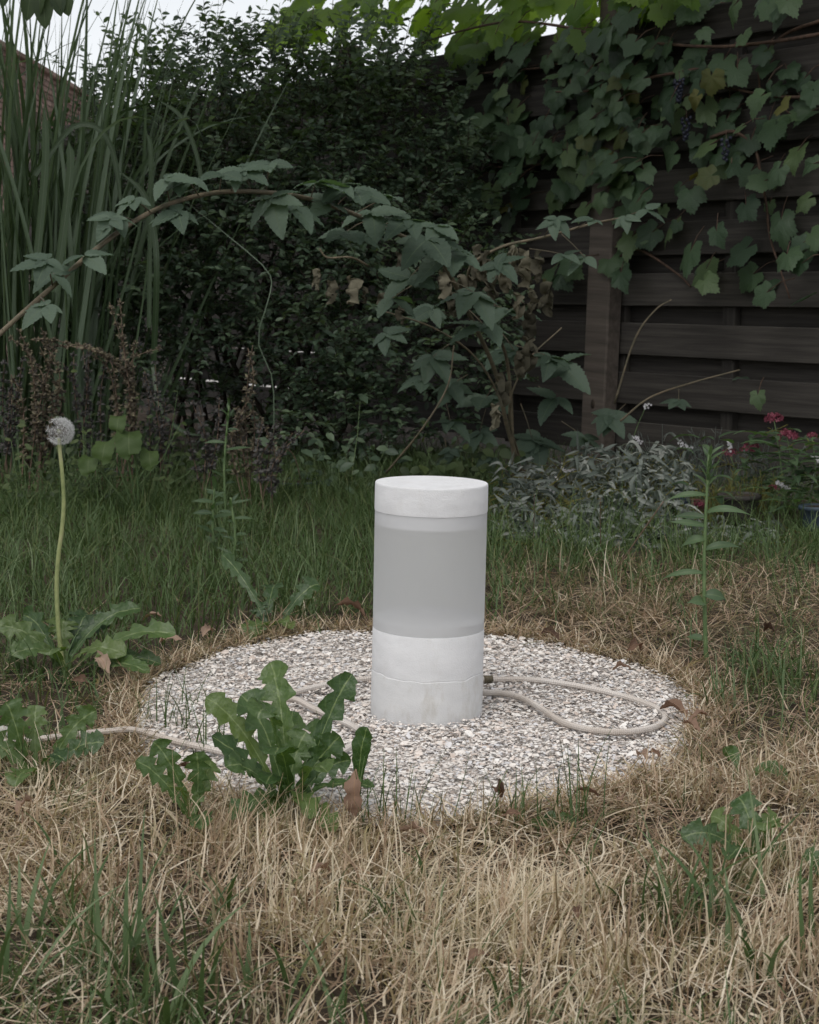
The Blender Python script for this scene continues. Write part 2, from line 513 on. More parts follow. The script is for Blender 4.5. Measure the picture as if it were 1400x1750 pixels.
def ground():
    xs = np.concatenate([[-90, -40, -15], np.linspace(-5, 5, 60), [15, 40, 90]])
    ys = np.concatenate([[-60, -20, -5], np.linspace(0, 9, 60), [14, 30, 60, 160]])
    X, Y = np.meshgrid(xs, ys)
    Z = 0.006 * np.sin(X * 5.1 + Y * 2.3) + 0.005 * np.sin(Y * 7.7 - X * 3.1)
    d = bed_dist(X, Y)
    Z = np.where(d < 1.25, -0.012, Z)
    V = np.stack([X, Y, Z], axis=2).reshape(-1, 3)
    w = len(xs)
    F = np.array([(j * w + i, j * w + i + 1, (j + 1) * w + i + 1, (j + 1) * w + i) for j in range(len(ys) - 1) for i in range(w - 1)])
    tag(mobj('ground', mesh('ground', V, F), M['soil']), kind='structure')
    n = 72
    V = [(BC.x, BC.y, 0.006)] + [(BC.x + BRX * bed_r(2 * math.pi * k / n) * math.cos(2 * math.pi * k / n), BC.y + BRY * bed_r(2 * math.pi * k / n) * math.sin(2 * math.pi * k / n), 0.002) for k in range(n)]
    F = [(0, 1 + k, 1 + (k + 1) % n) for k in range(n)]
    tag(mobj('shell_bed', mesh('shell_bed', V, F), M['shell_base']), kind='structure')
    # neighbour's paving beyond the fence
    c = FP - FN * 3.2 + FD * 3
    V = []
    for a, b in ((-9, -2.6), (9, -2.6), (9, 2.6), (-9, 2.6)):
        q = c + FD * a + FN * b
        V.append((q.x, q.y, 0.03))
    for v in list(V): V.append((v[0], v[1], -0.02))
    tag(mobj('paving', mesh('paving', V, [(0, 1, 2, 3), (0, 4, 5, 1), (1, 5, 6, 2), (2, 6, 7, 3), (3, 7, 4, 0)], smooth=False), M['paving']), kind='structure')
ground()

# ------------------------------------------------------------------ crushed shells
def shells():
    n = 56000
    a = rng.uniform(0, 2 * np.pi, n)
    r = np.sqrt(rng.uniform(0, 1.0, n))
    stray = rng.random(n) < 0.03
    r = np.where(stray, rng.uniform(0.97, 1.1, n), r)
    k = 1 + 0.03 * np.sin(3 * a + 1) + 0.02 * np.sin(7 * a) + 0.012 * np.sin(13 * a + 2)
    x = BC.x + BRX * k * r * np.cos(a); y = BC.y + BRY * k * r * np.sin(a)
    hump = 0.004 * np.sin(x * 17 + 1) * np.sin(y * 14) + 0.005
    z = hump * np.clip((1.05 - r) * 6, 0.2, 1) + rng.uniform(0.0, 0.011, n)
    # a curved flake: 8 outline points and a raised centre
    out = []
    for v in range(4):
        rr = np.random.default_rng(50 + v)
        ang = np.linspace(0, 2 * np.pi, 7)[:-1] + rr.uniform(-0.35, 0.35, 6)
        rad = rr.uniform(0.55, 1.1, 6)
        V = [(0, 0, 0.22)]
        for t, q in zip(ang, rad): V.append((q * math.cos(t), q * 0.72 * math.sin(t), 0.22 * (1 - q * q)))
        F = np.array([(0, 1 + i, 1 + (i + 1) % 6) for i in range(6)])
        out.append((np.array(V), F))
    mbV, mbF, mbR, off = [], [], [], 0
    idx = rng.integers(0, 4, n)
    for v in range(4):
        s = np.where(idx == v)[0]; m = len(s)
        size = np.clip(rng.lognormal(math.log(0.0034), 0.45, m), 0.0014, 0.0105)
        az = rng.uniform(0, 2 * np.pi, m)
        tilt = np.abs(rng.normal(0, 0.32, m))
        up = np.stack([np.sin(tilt) * np.cos(az), np.sin(tilt) * np.sin(az), np.cos(tilt) * np.where(rng.random(m) < .35, -1, 1)], 1)
        yy = rng.normal(size=(m, 3)); yy -= up * (yy * up).sum(1, keepdims=True)
        Mx = frames_np(yy, up) * size[:, None, None]
        T = np.stack([x[s], y[s], z[s]], 1)
        c = rng.random(m); c = np.where(rng.random(m) < .45, rng.uniform(0, .28, m), c)
        V, F, U, rv = batch(out[v][0], out[v][1], Mx, T, None, c)
        mbV.append(V); mbF.append(F + off); mbR.append(rv); off += len(V)
    me = mesh('crushed_shells', np.vstack(mbV), np.vstack(mbF), None, np.concatenate(mbR), smooth=False)
    tag(mobj('crushed_shells', me, M['shell']), 'pale crushed shells heaped in a round bed under the white cylinder', 'shells', kind='stuff')
shells()

# ------------------------------------------------------------------ grass
def wob(x, y, s, seed):
    r = np.random.default_rng(seed)
    o = np.zeros_like(x)
    for i in range(6):
        a, p, f = r.uniform(0, 6.28), r.uniform(0, 6.28), s * r.uniform(0.5, 2.0)
        o += np.sin((x * math.cos(a) + y * math.sin(a)) * f + p)
    return o / 6

def dryness(x, y):
    px, py = proj(x, y, 0.03)
    g = lambda cx, cy, sx, sy: np.exp(-(((px - cx) / sx) ** 2 + ((py - cy) / sy) ** 2))
    sm = lambda e0, e1, v: np.clip((v - e0) / (e1 - e0), 0, 1)
    d = 0.04 + 0.12 * sm(960, 1060, py)
    d = d + (0.30 + 0.32 * sm(940, 1010, py)) * sm(800, 900, px) * sm(860, 960, py)
    d = d + 0.55 * sm(1230, 1400, py)
    d = d + 0.25 * sm(1080, 1180, py) * sm(520, 300, px)
    b = bed_dist(x, y)
    d = d + 0.75 * np.exp(-((b - 1.06) / 0.10) ** 2) * sm(1420, 1300, py)
    d = np.where(py > 1380, 0.97, d)
    d = d - 0.42 * g(130, 1660, 260, 120) - 0.30 * sm(1670, 1760, py) - 0.2 * g(650, 1560, 120, 70) - 0.30 * g(1150, 1560, 110, 90)
    d = d - 0.45 * g(1290, 1170, 130, 80)
    d = d + 0.22 * wob(x, y, 14, 3) + 0.14 * wob(x, y, 45, 4)
    return np.clip((d - .5) * 1.5 + .5, 0, 1)

def blades(pos, h, w, az, phi0, phi1, tone, z0, seg=4, bend=None):
    """curved tapering ribbons; returns V,F,R"""
    n = len(h)
    dx, dy = np.cos(az), np.sin(az)
    sx, sy = -dy, dx
    V = np.zeros((n, seg + 1, 2, 3))
    p = np.stack([pos[:, 0], pos[:, 1], z0], 1)
    side_t = rng.normal(0, 0.25, n)
    for k in range(seg + 1):
        t = k / seg
        ww = w * (1 - t ** 1.8) * 0.5 + 0.00025
        V[:, k, 0] = p + np.stack([sx * ww, sy * ww, side_t * ww], 1)
        V[:, k, 1] = p - np.stack([sx * ww, sy * ww, side_t * ww], 1)
        if k < seg:
            ph = phi0 + (phi1 - phi0) * (t + 0.5 / seg)
            sl = h / seg
            a2 = az + (0 if bend is None else bend * t)
            p = p + np.stack([np.sin(ph) * np.cos(a2) * sl, np.sin(ph) * np.sin(a2) * sl, np.cos(ph) * sl], 1)
            p[:, 2] = np.maximum(p[:, 2], 0.004)
    base = np.arange(n)[:, None] * (2 * (seg + 1))
    F = np.concatenate([np.stack([base[:, 0] + 2 * k, base[:, 0] + 2 * k + 1, base[:, 0] + 2 * k + 3, base[:, 0] + 2 * k + 2], 1) for k in range(seg)])
    return V.reshape(-1, 3), F, np.repeat(tone, 2 * (seg + 1))

class Grass:
    def __init__(s): s.V, s.F, s.R, s.n = [], [], [], 0
    def add(s, V, F, Rr):
        s.V.append(V); s.F.append(F + s.n); s.R.append(Rr); s.n += len(V)
    def build(s, name, label):
        o = mobj(name, mesh(name, np.vstack(s.V), np.vstack(s.F), None, np.concatenate(s.R)), M['grass'])
        return tag(o, label, 'grass', kind='stuff')

def tones(green, m):
    """green: bool; number on the grass ramp"""
    g = np.clip(rng.normal(0.74, 0.13, m), 0.52, 1.0)
    d = np.abs(rng.normal(0.0, 0.19, m)).clip(0, 0.46)
    return np.where(green, g, d)

def scatter(n, y0, y1, spread=0.30, extra=0.35, cl=0.5, csig=0.02, per=14):
    """points on the ground in the view's wedge, a share of them in tufts"""
    def pts(m):
        yy = np.sqrt(rng.uniform(y0 ** 2, y1 ** 2, m))
        xx = rng.uniform(-1, 1, m) * (yy * spread + extra)
        return xx, yy
    a = int(n * (1 - cl))
    x1, y1_ = pts(a)
    k = max(1, (n - a) // per)
    cx, cy_ = pts(k)
    ci = rng.integers(0, k, n - a)
    ox, oy = rng.normal(0, csig, n - a), rng.normal(0, csig, n - a)
    x = np.concatenate([x1, cx[ci] + ox]); y = np.concatenate([y1_, cy_[ci] + oy])
    az = np.concatenate([rng.uniform(0, 6.283, a), np.arctan2(oy, ox) + rng.normal(0, 0.5, n - a)])
    return x, y, az

def lawn():
    # --- far and middle lawn, mostly green
    g = Grass()
    x, y, az = scatter(80000, 2.35, 7.3, 0.30, 0.5, 0.55, 0.03)
    d = dryness(x, y); b = bed_dist(x, y)
    px, py = proj(x, y, 0)
    keep = (b > 1.0 + rng.normal(0, 0.02, len(b))) & (py < 1420) & (rng.random(len(x)) < np.clip(0.35 + y * 0.13, 0, 1))
    bedmask = (px > 860) & (y > 4.9 + 0.25 * np.sin(px * 0.02))     # planted bed at the right
    keep &= ~(bedmask & (rng.random(len(x)) < 0.75))
    keep &= ~((y > 6.2) & (rng.random(len(x)) < 0.5))
    x, y, az, d, b, px, py = (q[keep] for q in (x, y, az, d, b, px, py))
    m = len(x)
    green = rng.random(m) > d
    t = tones(green, m)
    # the mown rim is brown, not straw
    rim = (~green) & (py < 1400)
    t = np.where(rim, np.clip(rng.normal(0.30, 0.10, m), 0.08, 0.46), t)
    near_rim = np.clip((b - 1.0) / 0.25, 0.25, 1)
    h = np.where(green, rng.uniform(0.06, 0.19, m), rng.uniform(0.03, 0.10, m)) * (0.85 + 0.35 * wob(x, y, 6, 9)) * near_rim ** 0.5
    w = np.where(green, rng.uniform(0.0014, 0.0034, m), rng.uniform(0.001, 0.0026, m))
    ph0 = np.abs(rng.normal(0.25, 0.25, m)); ph1 = ph0 + np.abs(rng.normal(1.05, 0.6, m))
    ph0 = np.where(green, ph0, ph0 + 0.45); ph1 = np.where(green, ph1, ph1 + 0.3)
    g.add(*blades(np.stack([x, y], 1), h, w, az, ph0, ph1, t, np.zeros(m), 4, rng.normal(0, 0.5, m)))
    g.build('lawn_grass', 'uncut green lawn grass with browned patches round the shell bed')

    # --- thatch lying flat under everything near
    g = Grass()
    x, y, az = scatter(34000, 1.45, 4.4, 0.30, 0.35, 0.35, 0.03)
    d = dryness(x, y); b = bed_dist(x, y)
    keep = (b > 1.0 + rng.normal(0, 0.03, len(b))) & (rng.random(len(x)) < d * 1.2)
    x, y, az, d = (q[keep] for q in (x, y, az, d)); m = len(x)
    px, py = proj(x, y, 0)
    h = rng.uniform(0.03, 0.10, m); w = rng.uniform(0.0009, 0.0024, m)
    ph0 = np.clip(rng.normal(1.35, 0.2, m), 0.9, 1.55)
    t = np.abs(rng.normal(0.10, 0.18, m)).clip(0, .44)
    t = np.where(py < 1330, np.clip(t + 0.14, 0, .46), t)
    t = np.where((wob(x, y, 10, 71) > .12) & (rng.random(m) < .75), np.clip(t + .2, .12, .46), t)
    g.add(*blades(np.stack([x, y], 1), h, w, az, ph0, ph0 + rng.normal(0.1, 0.25, m), t, rng.uniform(0.003, 0.028, m), 4, rng.normal(0, 1.0, m)))
    # --- dead brown growth lying round the rim of the bed
    m = 6500
    a = rng.uniform(0, 6.283, m); q = 1.0 + np.abs(rng.normal(0.02, 0.07, m))
    kk = 1 + 0.03 * np.sin(3 * a + 1) + 0.02 * np.sin(7 * a) + 0.012 * np.sin(13 * a + 2)
    x = BC.x + BRX * kk * q * np.cos(a); y = BC.y + BRY * kk * q * np.sin(a)
    ph0 = np.clip(rng.normal(1.1, 0.35, m), 0.3, 1.55)
    t = np.clip(rng.normal(0.24, 0.12, m), 0.03, .46)
    g.add(*blades(np.stack([x, y], 1), rng.uniform(.02, .06, m), rng.uniform(.0009, .0026, m), rng.uniform(0, 6.283, m), ph0, ph0 + rng.normal(.2, .4, m), t, rng.uniform(0, .016, m), 4, rng.normal(0, 1.0, m)))
    # --- dry tufts of the foreground
    x, y, az = scatter(38000, 1.45, 2.62, 0.30, 0.28, 0.7, 0.018, 18)
    d = dryness(x, y); b = bed_dist(x, y)
    bare = np.clip(wob(x, y, 10, 71) * 1.9 + wob(x, y, 30, 72) * .9 - .05, 0, .85)   # thin, worn places
    keep = (b > 1.01 + rng.normal(0, 0.02, len(b))) & (rng.random(len(b)) > bare)
    x, y, az, d, b = (q[keep] for q in (x, y, az, d, b)); m = len(x)
    px, py = proj(x, y, 0)
    green = rng.random(m) > d
    fl = wob(x, y, 9, 21) * 3.0                                  # tufts combed the same way by place
    az = np.where(rng.random(m) < 0.40, fl + rng.normal(0, 0.5, m) - 0.6, az)
    t = tones(green, m)
    shade = wob(x, y, 16, 33)
    brown = np.clip(wob(x, y, 5, 41) * 2.0 + .35 * ((px < 380) & (py < 1560)) + .3 * ((px > 1080) & (py < 1480)) - .12, 0, .6)
    t = np.where(green, t, np.where(rng.random(m) < brown, np.clip(rng.normal(.28, .09, m), .1, .46), np.clip(t + 0.08 * (shade > 0.2), 0, 0.46)))
    h = np.where(green, rng.uniform(0.045, 0.11, m), rng.uniform(0.025, 0.08, m) * np.where(rng.random(m) < .15, 1.6, 1)) * np.clip((b - 1.0) / 0.3, 0.22, 1) ** 0.6 * (1 + 0.3 * wob(x, y, 11, 5))
    w = np.where(green, rng.uniform(0.0016, 0.0034, m), rng.uniform(0.0009, 0.0024, m) * np.where(rng.random(m) < .12, 1.7, 1))
    flat = wob(x, y, 7, 55) > .05                                # trodden mats between standing tufts
    ph0 = np.clip(rng.normal(0.5, 0.38, m) + np.where(flat, .55, 0), 0, 1.5); ph1 = ph0 + rng.normal(0.6, 0.65, m)
    g.add(*blades(np.stack([x, y], 1), h, w, az, ph0, ph1, t, rng.uniform(0, 0.008, m), 5, rng.normal(0, 0.7, m)))
    g.build('dry_grass', 'straw coloured dried grass matted across the foreground')

    # --- single thin green stalks against the shells, and long coarse blades in front
    g = Grass()
    P, H, W, AZ, A0, A1, T = [], [], [], [], [], [], []
    def tuft(px, py, n, hh, ww, spread=0.03, lean=0.5, tone=(0.6, 0.95), az=None):
        c = gnd(px, py)
        for _ in range(n):
            P.append((c.x + random.gauss(0, spread), c.y + random.gauss(0, spread)))
            H.append(hh * random.uniform(0.55, 1.1)); W.append(ww * random.uniform(0.7, 1.2))
            AZ.append(random.uniform(0, 6.283) if az is None else az + random.gauss(0, 0.5))
            a = abs(random.gauss(0.15, 0.15)); A0.append(a); A1.append(a + abs(random.gauss(lean, 0.3)))
            T.append(random.uniform(*tone))
    for px, py, n, hh in ((760, 1415, 8, .10), (830, 1420, 9, .13), (920, 1425, 8, .12), (985, 1425, 14, .15), (1000, 1420, 8, .12), (870, 1425, 6, .11),
                          (650, 1420, 14, .13), (700, 1425, 12, .12), (600, 1410, 10, .12), (360, 1290, 18, .10), (300, 1250, 16, .10), (410, 1320, 10, .10), (330, 1220, 10, .09),
                          (1190, 1330, 6, .11), (1130, 1400, 6, .09), (540, 1290, 6, .08), (250, 1240, 12, .09)):
        tuft(px, py, n, hh, 0.0018, 0.022, 0.5, (0.6, 0.85))
    for px, py, n, hh, ww in ((190, 1700, 9, .19, .0074), (30, 1730, 9, .18, .0078), (330, 1750, 7, .15, .0068), (60, 1640, 5, .16, .0066), (700, 1590, 3, .11, .006), (365, 1570, 4, .12, .006), (250, 1770, 7, .16, .0074), (110, 1600, 4, .13, .006), (460, 1720, 6, .13, .0064),
                              (1130, 1600, 9, .16, .0050), (1180, 1610, 4, .18, .0062), (1290, 1560, 3, .18, .0062), (1290, 1680, 6, .13, .006), (330, 1620, 4, .12, .006), (1000, 1500, 3, .11, .005),
                              (1230, 1215, 26, .11, .0038), (1330, 1190, 24, .12, .0038), (1290, 1160, 18, .10, .0034), (700, 1500, 4, .09, .005), (1380, 1640, 5, .14, .0064),
                              (60, 1080, 14, .10, .004), (20, 1150, 10, .12, .005), (560, 1750, 6, .10, .006), (860, 1740, 6, .09, .005), (1040, 1560, 4, .13, .0052), (150, 1500, 3, .10, .005)):
        tuft(px, py, n, hh, ww, 0.022, 0.85, (0.70, 1.0))
    for px, py, n, hh in ((1045, 1010, 5, .14), (1090, 1000, 4, .12), (960, 990, 5, .12), (1180, 1020, 5, .11), (930, 1000, 4, .10), (1240, 1010, 4, .09), (1010, 1050, 5, .08), (640, 1060, 4, .08), (560, 1040, 10, .08), (480, 1070, 10, .07)):
        tuft(px, py, n, hh, 0.0024, 0.05, 0.3, (0.0, 0.2))
    m = len(P)
    g.add(*blades(np.array(P), np.array(H), np.array(W), np.array(AZ), np.array(A0), np.array(A1), np.array(T), np.zeros(m), 7, rng.normal(0, 0.3, m)))
    g.build('coarse_grass', 'scattered long green grass blades rising from the dry turf')
lawn()

# ------------------------------------------------------------------ fence
def fence():
    rr = random.Random(3)
    rot = frame(FD.cross(Vector((0, 0, 1))), (0, 0, 1))      # X along FD
    ax = Matrix((FD, FD.cross(Vector((0, 0, 1))) * -1, Vector((0, 0, 1)))).transposed()
    posts = [0.0, 1.95, 3.9, 5.85]
    bays = [(-1.95, 0.0), (0.0, 1.95), (1.95, 3.9), (3.9, 5.85)]
    labels = ['dark wooden fence behind the grape vine, right of the leaning post', 'dark wooden fence just left of the leaning post behind the bramble',
              'shaded wooden fence hidden behind the middle of the hedge', 'far wooden fence hidden behind the left of the hedge']
    for bi, (a, b) in enumerate(bays):
        c = FP + FD * ((a + b) / 2)
        t = thing('wooden_fence', c, labels[bi], 'fence', 'wooden fences along the garden')
        Lb = b - a - 0.006
        me_f = [box_mesh('board', Lb, 0.020, 0.128, 0.003, 0.002, rr) for _ in range(3)]
        me_b = [box_mesh('board', Lb, 0.020, 0.126, 0.003, 0.002, rr) for _ in range(3)]
        for i in range(9):
            z = 0.14 + i * 0.198
            o = mobj('board', me_f[i % 3], M['wood'], t, c + FN * 0.030 + Vector((0, 0, z)), ax)
            if z + 0.099 < 1.80:
                gap = 0.0 if not (bi == 2 and i in (0, 1)) else 0.0295
                o = mobj('board', me_b[i % 3], M['wood'], t, c - FN * 0.030 + Vector((0, 0, z + 0.099 + gap)), ax)
        me_t = box_mesh('batten', 1.72, 0.036, 0.06, 0.003)
        up = Matrix((Vector((0, 0, 1)), FN, FD)).transposed()
        for s in (-Lb / 2 + 0.05, -Lb / 6, Lb / 6, Lb / 2 - 0.05):
            mobj('batten', me_t, M['wood'], t, c + FD * s + Vector((0, 0, 0.92)), up)
    me_p = box_mesh('fence_post', 1.98, 0.075, 0.135, 0.006, 0.002, rr)
    plabels = ['leaning wooden fence post with a dark knot in the middle of the fence', 'wooden fence post half hidden behind the bramble', 'wooden fence post deep behind the hedge', 'farthest fence post behind the reed clump']
    for k, s in enumerate(posts):
        lean = R(2.6) if k == 0 else 0.0
        up = Vector((0, 0, 1)) * math.cos(lean) - FD * math.sin(lean)
        yy = FN
        zz = up.cross(yy)
        m = Matrix((up, yy, zz)).transposed()
        foot = FP + FD * s + FN * (0.085 if k == 0 else 0.0) - FD * (0.0)
        o = mobj('fence_post', me_p, M['post_wood'], None, foot + up * 0.97 - Vector((0, 0, 0.04)), m)
        tag(o, plabels[k], 'fence post', 'posts of the wooden fence')
        if k == 0:
            kn = MB()
            V, F = lathe([(0.000, 0.003), (0.006, 0.004), (0.011, 0.002), (0.014, -0.002)], 14)
            kn.add(V, F)
            q = mobj('knot', kn.mesh('knot'), M['twig'], o)
            q.matrix_local = Matrix.Translation((-0.66, 0.0375, 0.0)) @ Matrix.Rotation(R(-90), 4, 'X')
            q.scale = (1.6, 1.0, 1.0)
fence()

# ------------------------------------------------------------------ brick wall far left
def brick_wall():
    X0, H = -3.72, 2.95
    t = thing('brick_wall', (X0, 17.5, 0), 'old red brick wall rising behind the reed clump at upper left', 'wall')
    mobj('mortar_core', box_mesh('mortar_core', 9.0, 0.20, H - 0.02, 0.004), M['mortar'], t, (X0 - 0.112, 18.4, (H - 0.02) / 2), Matrix.Rotation(R(90), 3, 'Z'))
    rr = random.Random(5)
    mb = [box_mesh('brick', 0.205, 0.06, 0.050, 0.005, 0.002, rr) for _ in range(3)]
    rot = Matrix.Rotation(R(90), 3, 'Z')
    n = 0
    for c in range(9):
        z = H - 0.085 - c * 0.061
        for k in range(33):
            yy = 14.05 + k * 0.217 + (0.108 if c % 2 else 0)
            mobj('brick', mb[rr.randrange(3)], M['brick'], t, (X0 - 0.028 + rr.uniform(-.004, .004), yy, z), rot)
            n += 1
    mc = box_mesh('coping', 0.43, 0.30, 0.05, 0.008)
    for k in range(19):
        mobj('coping', mc, M['brick'], t, (X0 - 0.10, 14.1 + k * 0.44, H - 0.028), rot)
    V, F = [], []
    low = MB()
    for c in range(9, 47):
        z = H - 0.085 - c * 0.061
        for k in range(33):
            yy = 14.05 + k * 0.217 + (0.108 if c % 2 else 0)
            x1, y0, y1, z0, z1 = X0, yy - .1025, yy + .1025, z - .025, z + .025
            low.add([(x1, y0, z0), (x1, y1, z0), (x1, y1, z1), (x1, y0, z1), (x1 - .03, y0, z0), (x1 - .03, y1, z0), (x1 - .03, y1, z1), (x1 - .03, y0, z1)],
                    [(0, 1, 2, 3), (0, 4, 5, 1), (1, 5, 6, 2), (2, 6, 7, 3), (3, 7, 4, 0)])
    tag(mobj('brick_courses', low.mesh('brick_courses', False), M['brick'], t), kind='stuff').location = (-X0, -17.5, 0)
brick_wall()

# ------------------------------------------------------------------ white cylinder
def plaster_mat(name, cols, scale, bump, stain=0.0):
    m, N, L, out = nm(name)
    tc = N.new('ShaderNodeTexCoord')
    n1 = N.new('ShaderNodeTexNoise'); n1.inputs['Scale'].default_value = scale; n1.inputs['Detail'].default_value = 8
    n2 = N.new('ShaderNodeTexNoise'); n2.inputs['Scale'].default_value = 420; n2.inputs['Detail'].default_value = 3
    n3 = N.new('ShaderNodeTexVoronoi'); n3.inputs['Scale'].default_value = 240
    mp = N.new('ShaderNodeMapping'); mp.inputs['Scale'].default_value = (1, 1, 2.2)
    L.new(tc.outputs['Object'], mp.inputs[0]); L.new(mp.outputs[0], n1.inputs[0]); L.new(tc.outputs['Object'], n2.inputs[0]); L.new(tc.outputs['Object'], n3.inputs[0])
    r = ramp(N, [(0.25, cols[0]), (0.5, cols[1]), (0.72, cols[2])]); L.new(n1.outputs['Fac'], r.inputs[0])
    pit = ramp(N, [(0.06, (1, 1, 1)), (0.14, (0, 0, 0))]); L.new(n3.outputs['Distance'], pit.inputs[0])
    big = N.new('ShaderNodeTexNoise'); big.inputs['Scale'].default_value = 60; L.new(tc.outputs['Object'], big.inputs[0])
    pk = math_n(N, L, 'MULTIPLY', pit.outputs[0], math_n(N, L, 'GREATER_THAN', big.outputs['Fac'], 0.60))
    mx = N.new('ShaderNodeMix'); mx.data_type = 'RGBA'
    L.new(math_n(N, L, 'MULTIPLY', pk, 0.5), mx.inputs[0]); L.new(r.outputs[0], mx.inputs[6]); mx.inputs[7].default_value = (.42, .42, .43, 1)
    p = N.new('ShaderNodeBsdfPrincipled'); p.inputs['Roughness'].default_value = 0.88; p.inputs['Specular IOR Level'].default_value = 0.25
    colo = mx.outputs[2]
    if stain:                                   # soil splashes and runs
        ns = N.new('ShaderNodeTexNoise'); ns.inputs['Scale'].default_value = 34; ns.inputs['Detail'].default_value = 7; ns.inputs['Roughness'].default_value = .7
        ms = N.new('ShaderNodeMapping'); ms.inputs['Scale'].default_value = (1, 1, .45)
        L.new(tc.outputs['Object'], ms.inputs[0]); L.new(ms.outputs[0], ns.inputs[0])
        rs = ramp(N, [(.50, (0, 0, 0)), (.68, (1, 1, 1))]); L.new(ns.outputs['Fac'], rs.inputs[0])
        m4 = N.new('ShaderNodeMix'); m4.data_type = 'RGBA'; L.new(math_n(N, L, 'MULTIPLY', rs.outputs[0], stain), m4.inputs[0])
        L.new(colo, m4.inputs[6]); m4.inputs[7].default_value = (.40, .365, .30, 1)
        colo = m4.outputs[2]
    L.new(colo, p.inputs['Base Color'])
    hgt = math_n(N, L, 'SUBTRACT', math_n(N, L, 'ADD', math_n(N, L, 'MULTIPLY', n1.outputs['Fac'], 0.6), math_n(N, L, 'MULTIPLY', n2.outputs['Fac'], 0.5)), pk)
    b = N.new('ShaderNodeBump'); b.inputs['Strength'].default_value = bump; b.inputs['Distance'].default_value = 0.0015
    L.new(hgt, b.inputs['Height']); L.new(b.outputs[0], p.inputs['Normal']); L.new(p.outputs[0], out.inputs[0])
    return m

def frost_mat():
    m, N, L, out = nm('frosted_acrylic')
    tc = N.new('ShaderNodeTexCoord')
    no = N.new('ShaderNodeTexNoise'); no.inputs['Scale'].default_value = 300; L.new(tc.outputs['Object'], no.inputs[0])
    p = N.new('ShaderNodeBsdfTransparent'); p.inputs[0].default_value = (.95, .96, .97, 1)
    d = N.new('ShaderNodeBsdfDiffuse'); d.inputs[0].default_value = (.72, .72, .725, 1)
    tr = N.new('ShaderNodeBsdfTranslucent'); tr.inputs[0].default_value = (.92, .92, .92, 1)
    g = N.new('ShaderNodeBsdfGlossy'); g.inputs['Roughness'].default_value = 0.45; g.inputs[0].default_value = (1, 1, 1, 1)
    m1 = N.new('ShaderNodeMixShader'); m1.inputs[0].default_value = 0.50; L.new(d.outputs[0], m1.inputs[1]); L.new(tr.outputs[0], m1.inputs[2])
    m2 = N.new('ShaderNodeMixShader'); m2.inputs[0].default_value = 0.66; L.new(p.outputs[0], m2.inputs[1]); L.new(m1.outputs[0], m2.inputs[2])
    m3 = N.new('ShaderNodeMixShader'); m3.inputs[0].default_value = 0.04; L.new(m2.outputs[0], m3.inputs[1]); L.new(g.outputs[0], m3.inputs[2])
    b = N.new('ShaderNodeBump'); b.inputs['Strength'].default_value = 0.12; b.inputs['Distance'].default_value = 0.001
    L.new(no.outputs['Fac'], b.inputs['Height']); L.new(b.outputs[0], d.inputs['Normal'])
    L.new(m3.outputs[0], out.inputs[0])
    return m

def cylinder():
    pl = plaster_mat('white_plaster', [(.655, .655, .665), (.70, .70, .712), (.735, .735, .745)], 26, 0.8, .13)
    pl2 = plaster_mat('white_plaster_base', [(.60, .60, .605), (.645, .645, .65), (.69, .69, .69)], 18, 0.8, .38)
    fr = frost_mat()
    base = gnd(729, 1214, 0.013)
    t = thing('plaster_cylinder', base, 'white plaster cylinder with a frosted translucent middle standing on the shell bed', 'cylinder')
    r = 0.100
    zb, zt, zl = 0.149, 0.353, 0.401
    seam = lambda a: 0.072 + 0.0012 * math.sin(2 * a + 0.6) + 0.0009 * math.sin(5 * a + 2.1) + 0.0008 * math.sin(9 * a) + 0.0006 * math.sin(17 * a + 1) + 0.004 * math.exp(-((math.atan2(math.sin(a + 0.6), math.cos(a + 0.6))) / 0.25) ** 2)
    # lower pour of the base
    seg = 128
    V, F = lathe([(0.0985, -0.02), (0.1003, -0.012), (0.1005, 0.03), (0.1004, 0.06), (0.1001, 0.0722), (0.0990, 0.0736)], seg,
                 lambda i, a: (seam(a) - 0.072) * (0, 0, .2, .7, 1, 1)[i])
    mobj('base_lower', mesh('base_lower', V, F), pl2, t, base)
    V, F = lathe([(0.0985, 0.0733), (0.0995, 0.0742), (0.0999, 0.077), (0.0998, 0.146), (0.0992, 0.1485), (0.096, 0.149)], seg,
                 lambda i, a: (seam(a) - 0.072) * (1, 1, .9, 0, 0, 0)[i])
    mobj('base_upper', mesh('base_upper', V, F), pl, t, base)
    V, F = lathe([(0.0980, 0.1485), (0.0980, 0.165), (0.095, 0.167), (0.0, 0.167)], seg)
    mobj('base_plug', mesh('base_plug', V, F), pl, t, base)
    V, F = lathe([(0.0994, 0.1492), (0.0995, 0.1500), (0.0995, 0.3520), (0.0994, 0.3526)], seg)
    F = F[:-2]
    mobj('frosted_tube', mesh('frosted_tube', V, F), fr, t, base)
    V, F = lathe([(0.1000, 0.3528), (0.1003, 0.356), (0.1000, 0.3975), (0.0996, 0.3996), (0.0986, 0.4008), (0.05, 0.4014), (0.0, 0.4014)], seg)
    mobj('lid', mesh('lid', V, F), pl, t, base)
    V, F = lathe([(0.0, 0.328), (0.095, 0.328), (0.0980, 0.330), (0.0980, 0.3535), (0.0, 0.3535)], seg)
    mobj('lid_plug', mesh('lid_plug', V, F), pl, t, base)
    for ch in t.children:
        ch.data.set_sharp_from_angle(angle=R(32))
    t.rotation_euler = (0, R(1.2), 0)
    t.scale = (0.968, 0.968, 1)
cylinder()

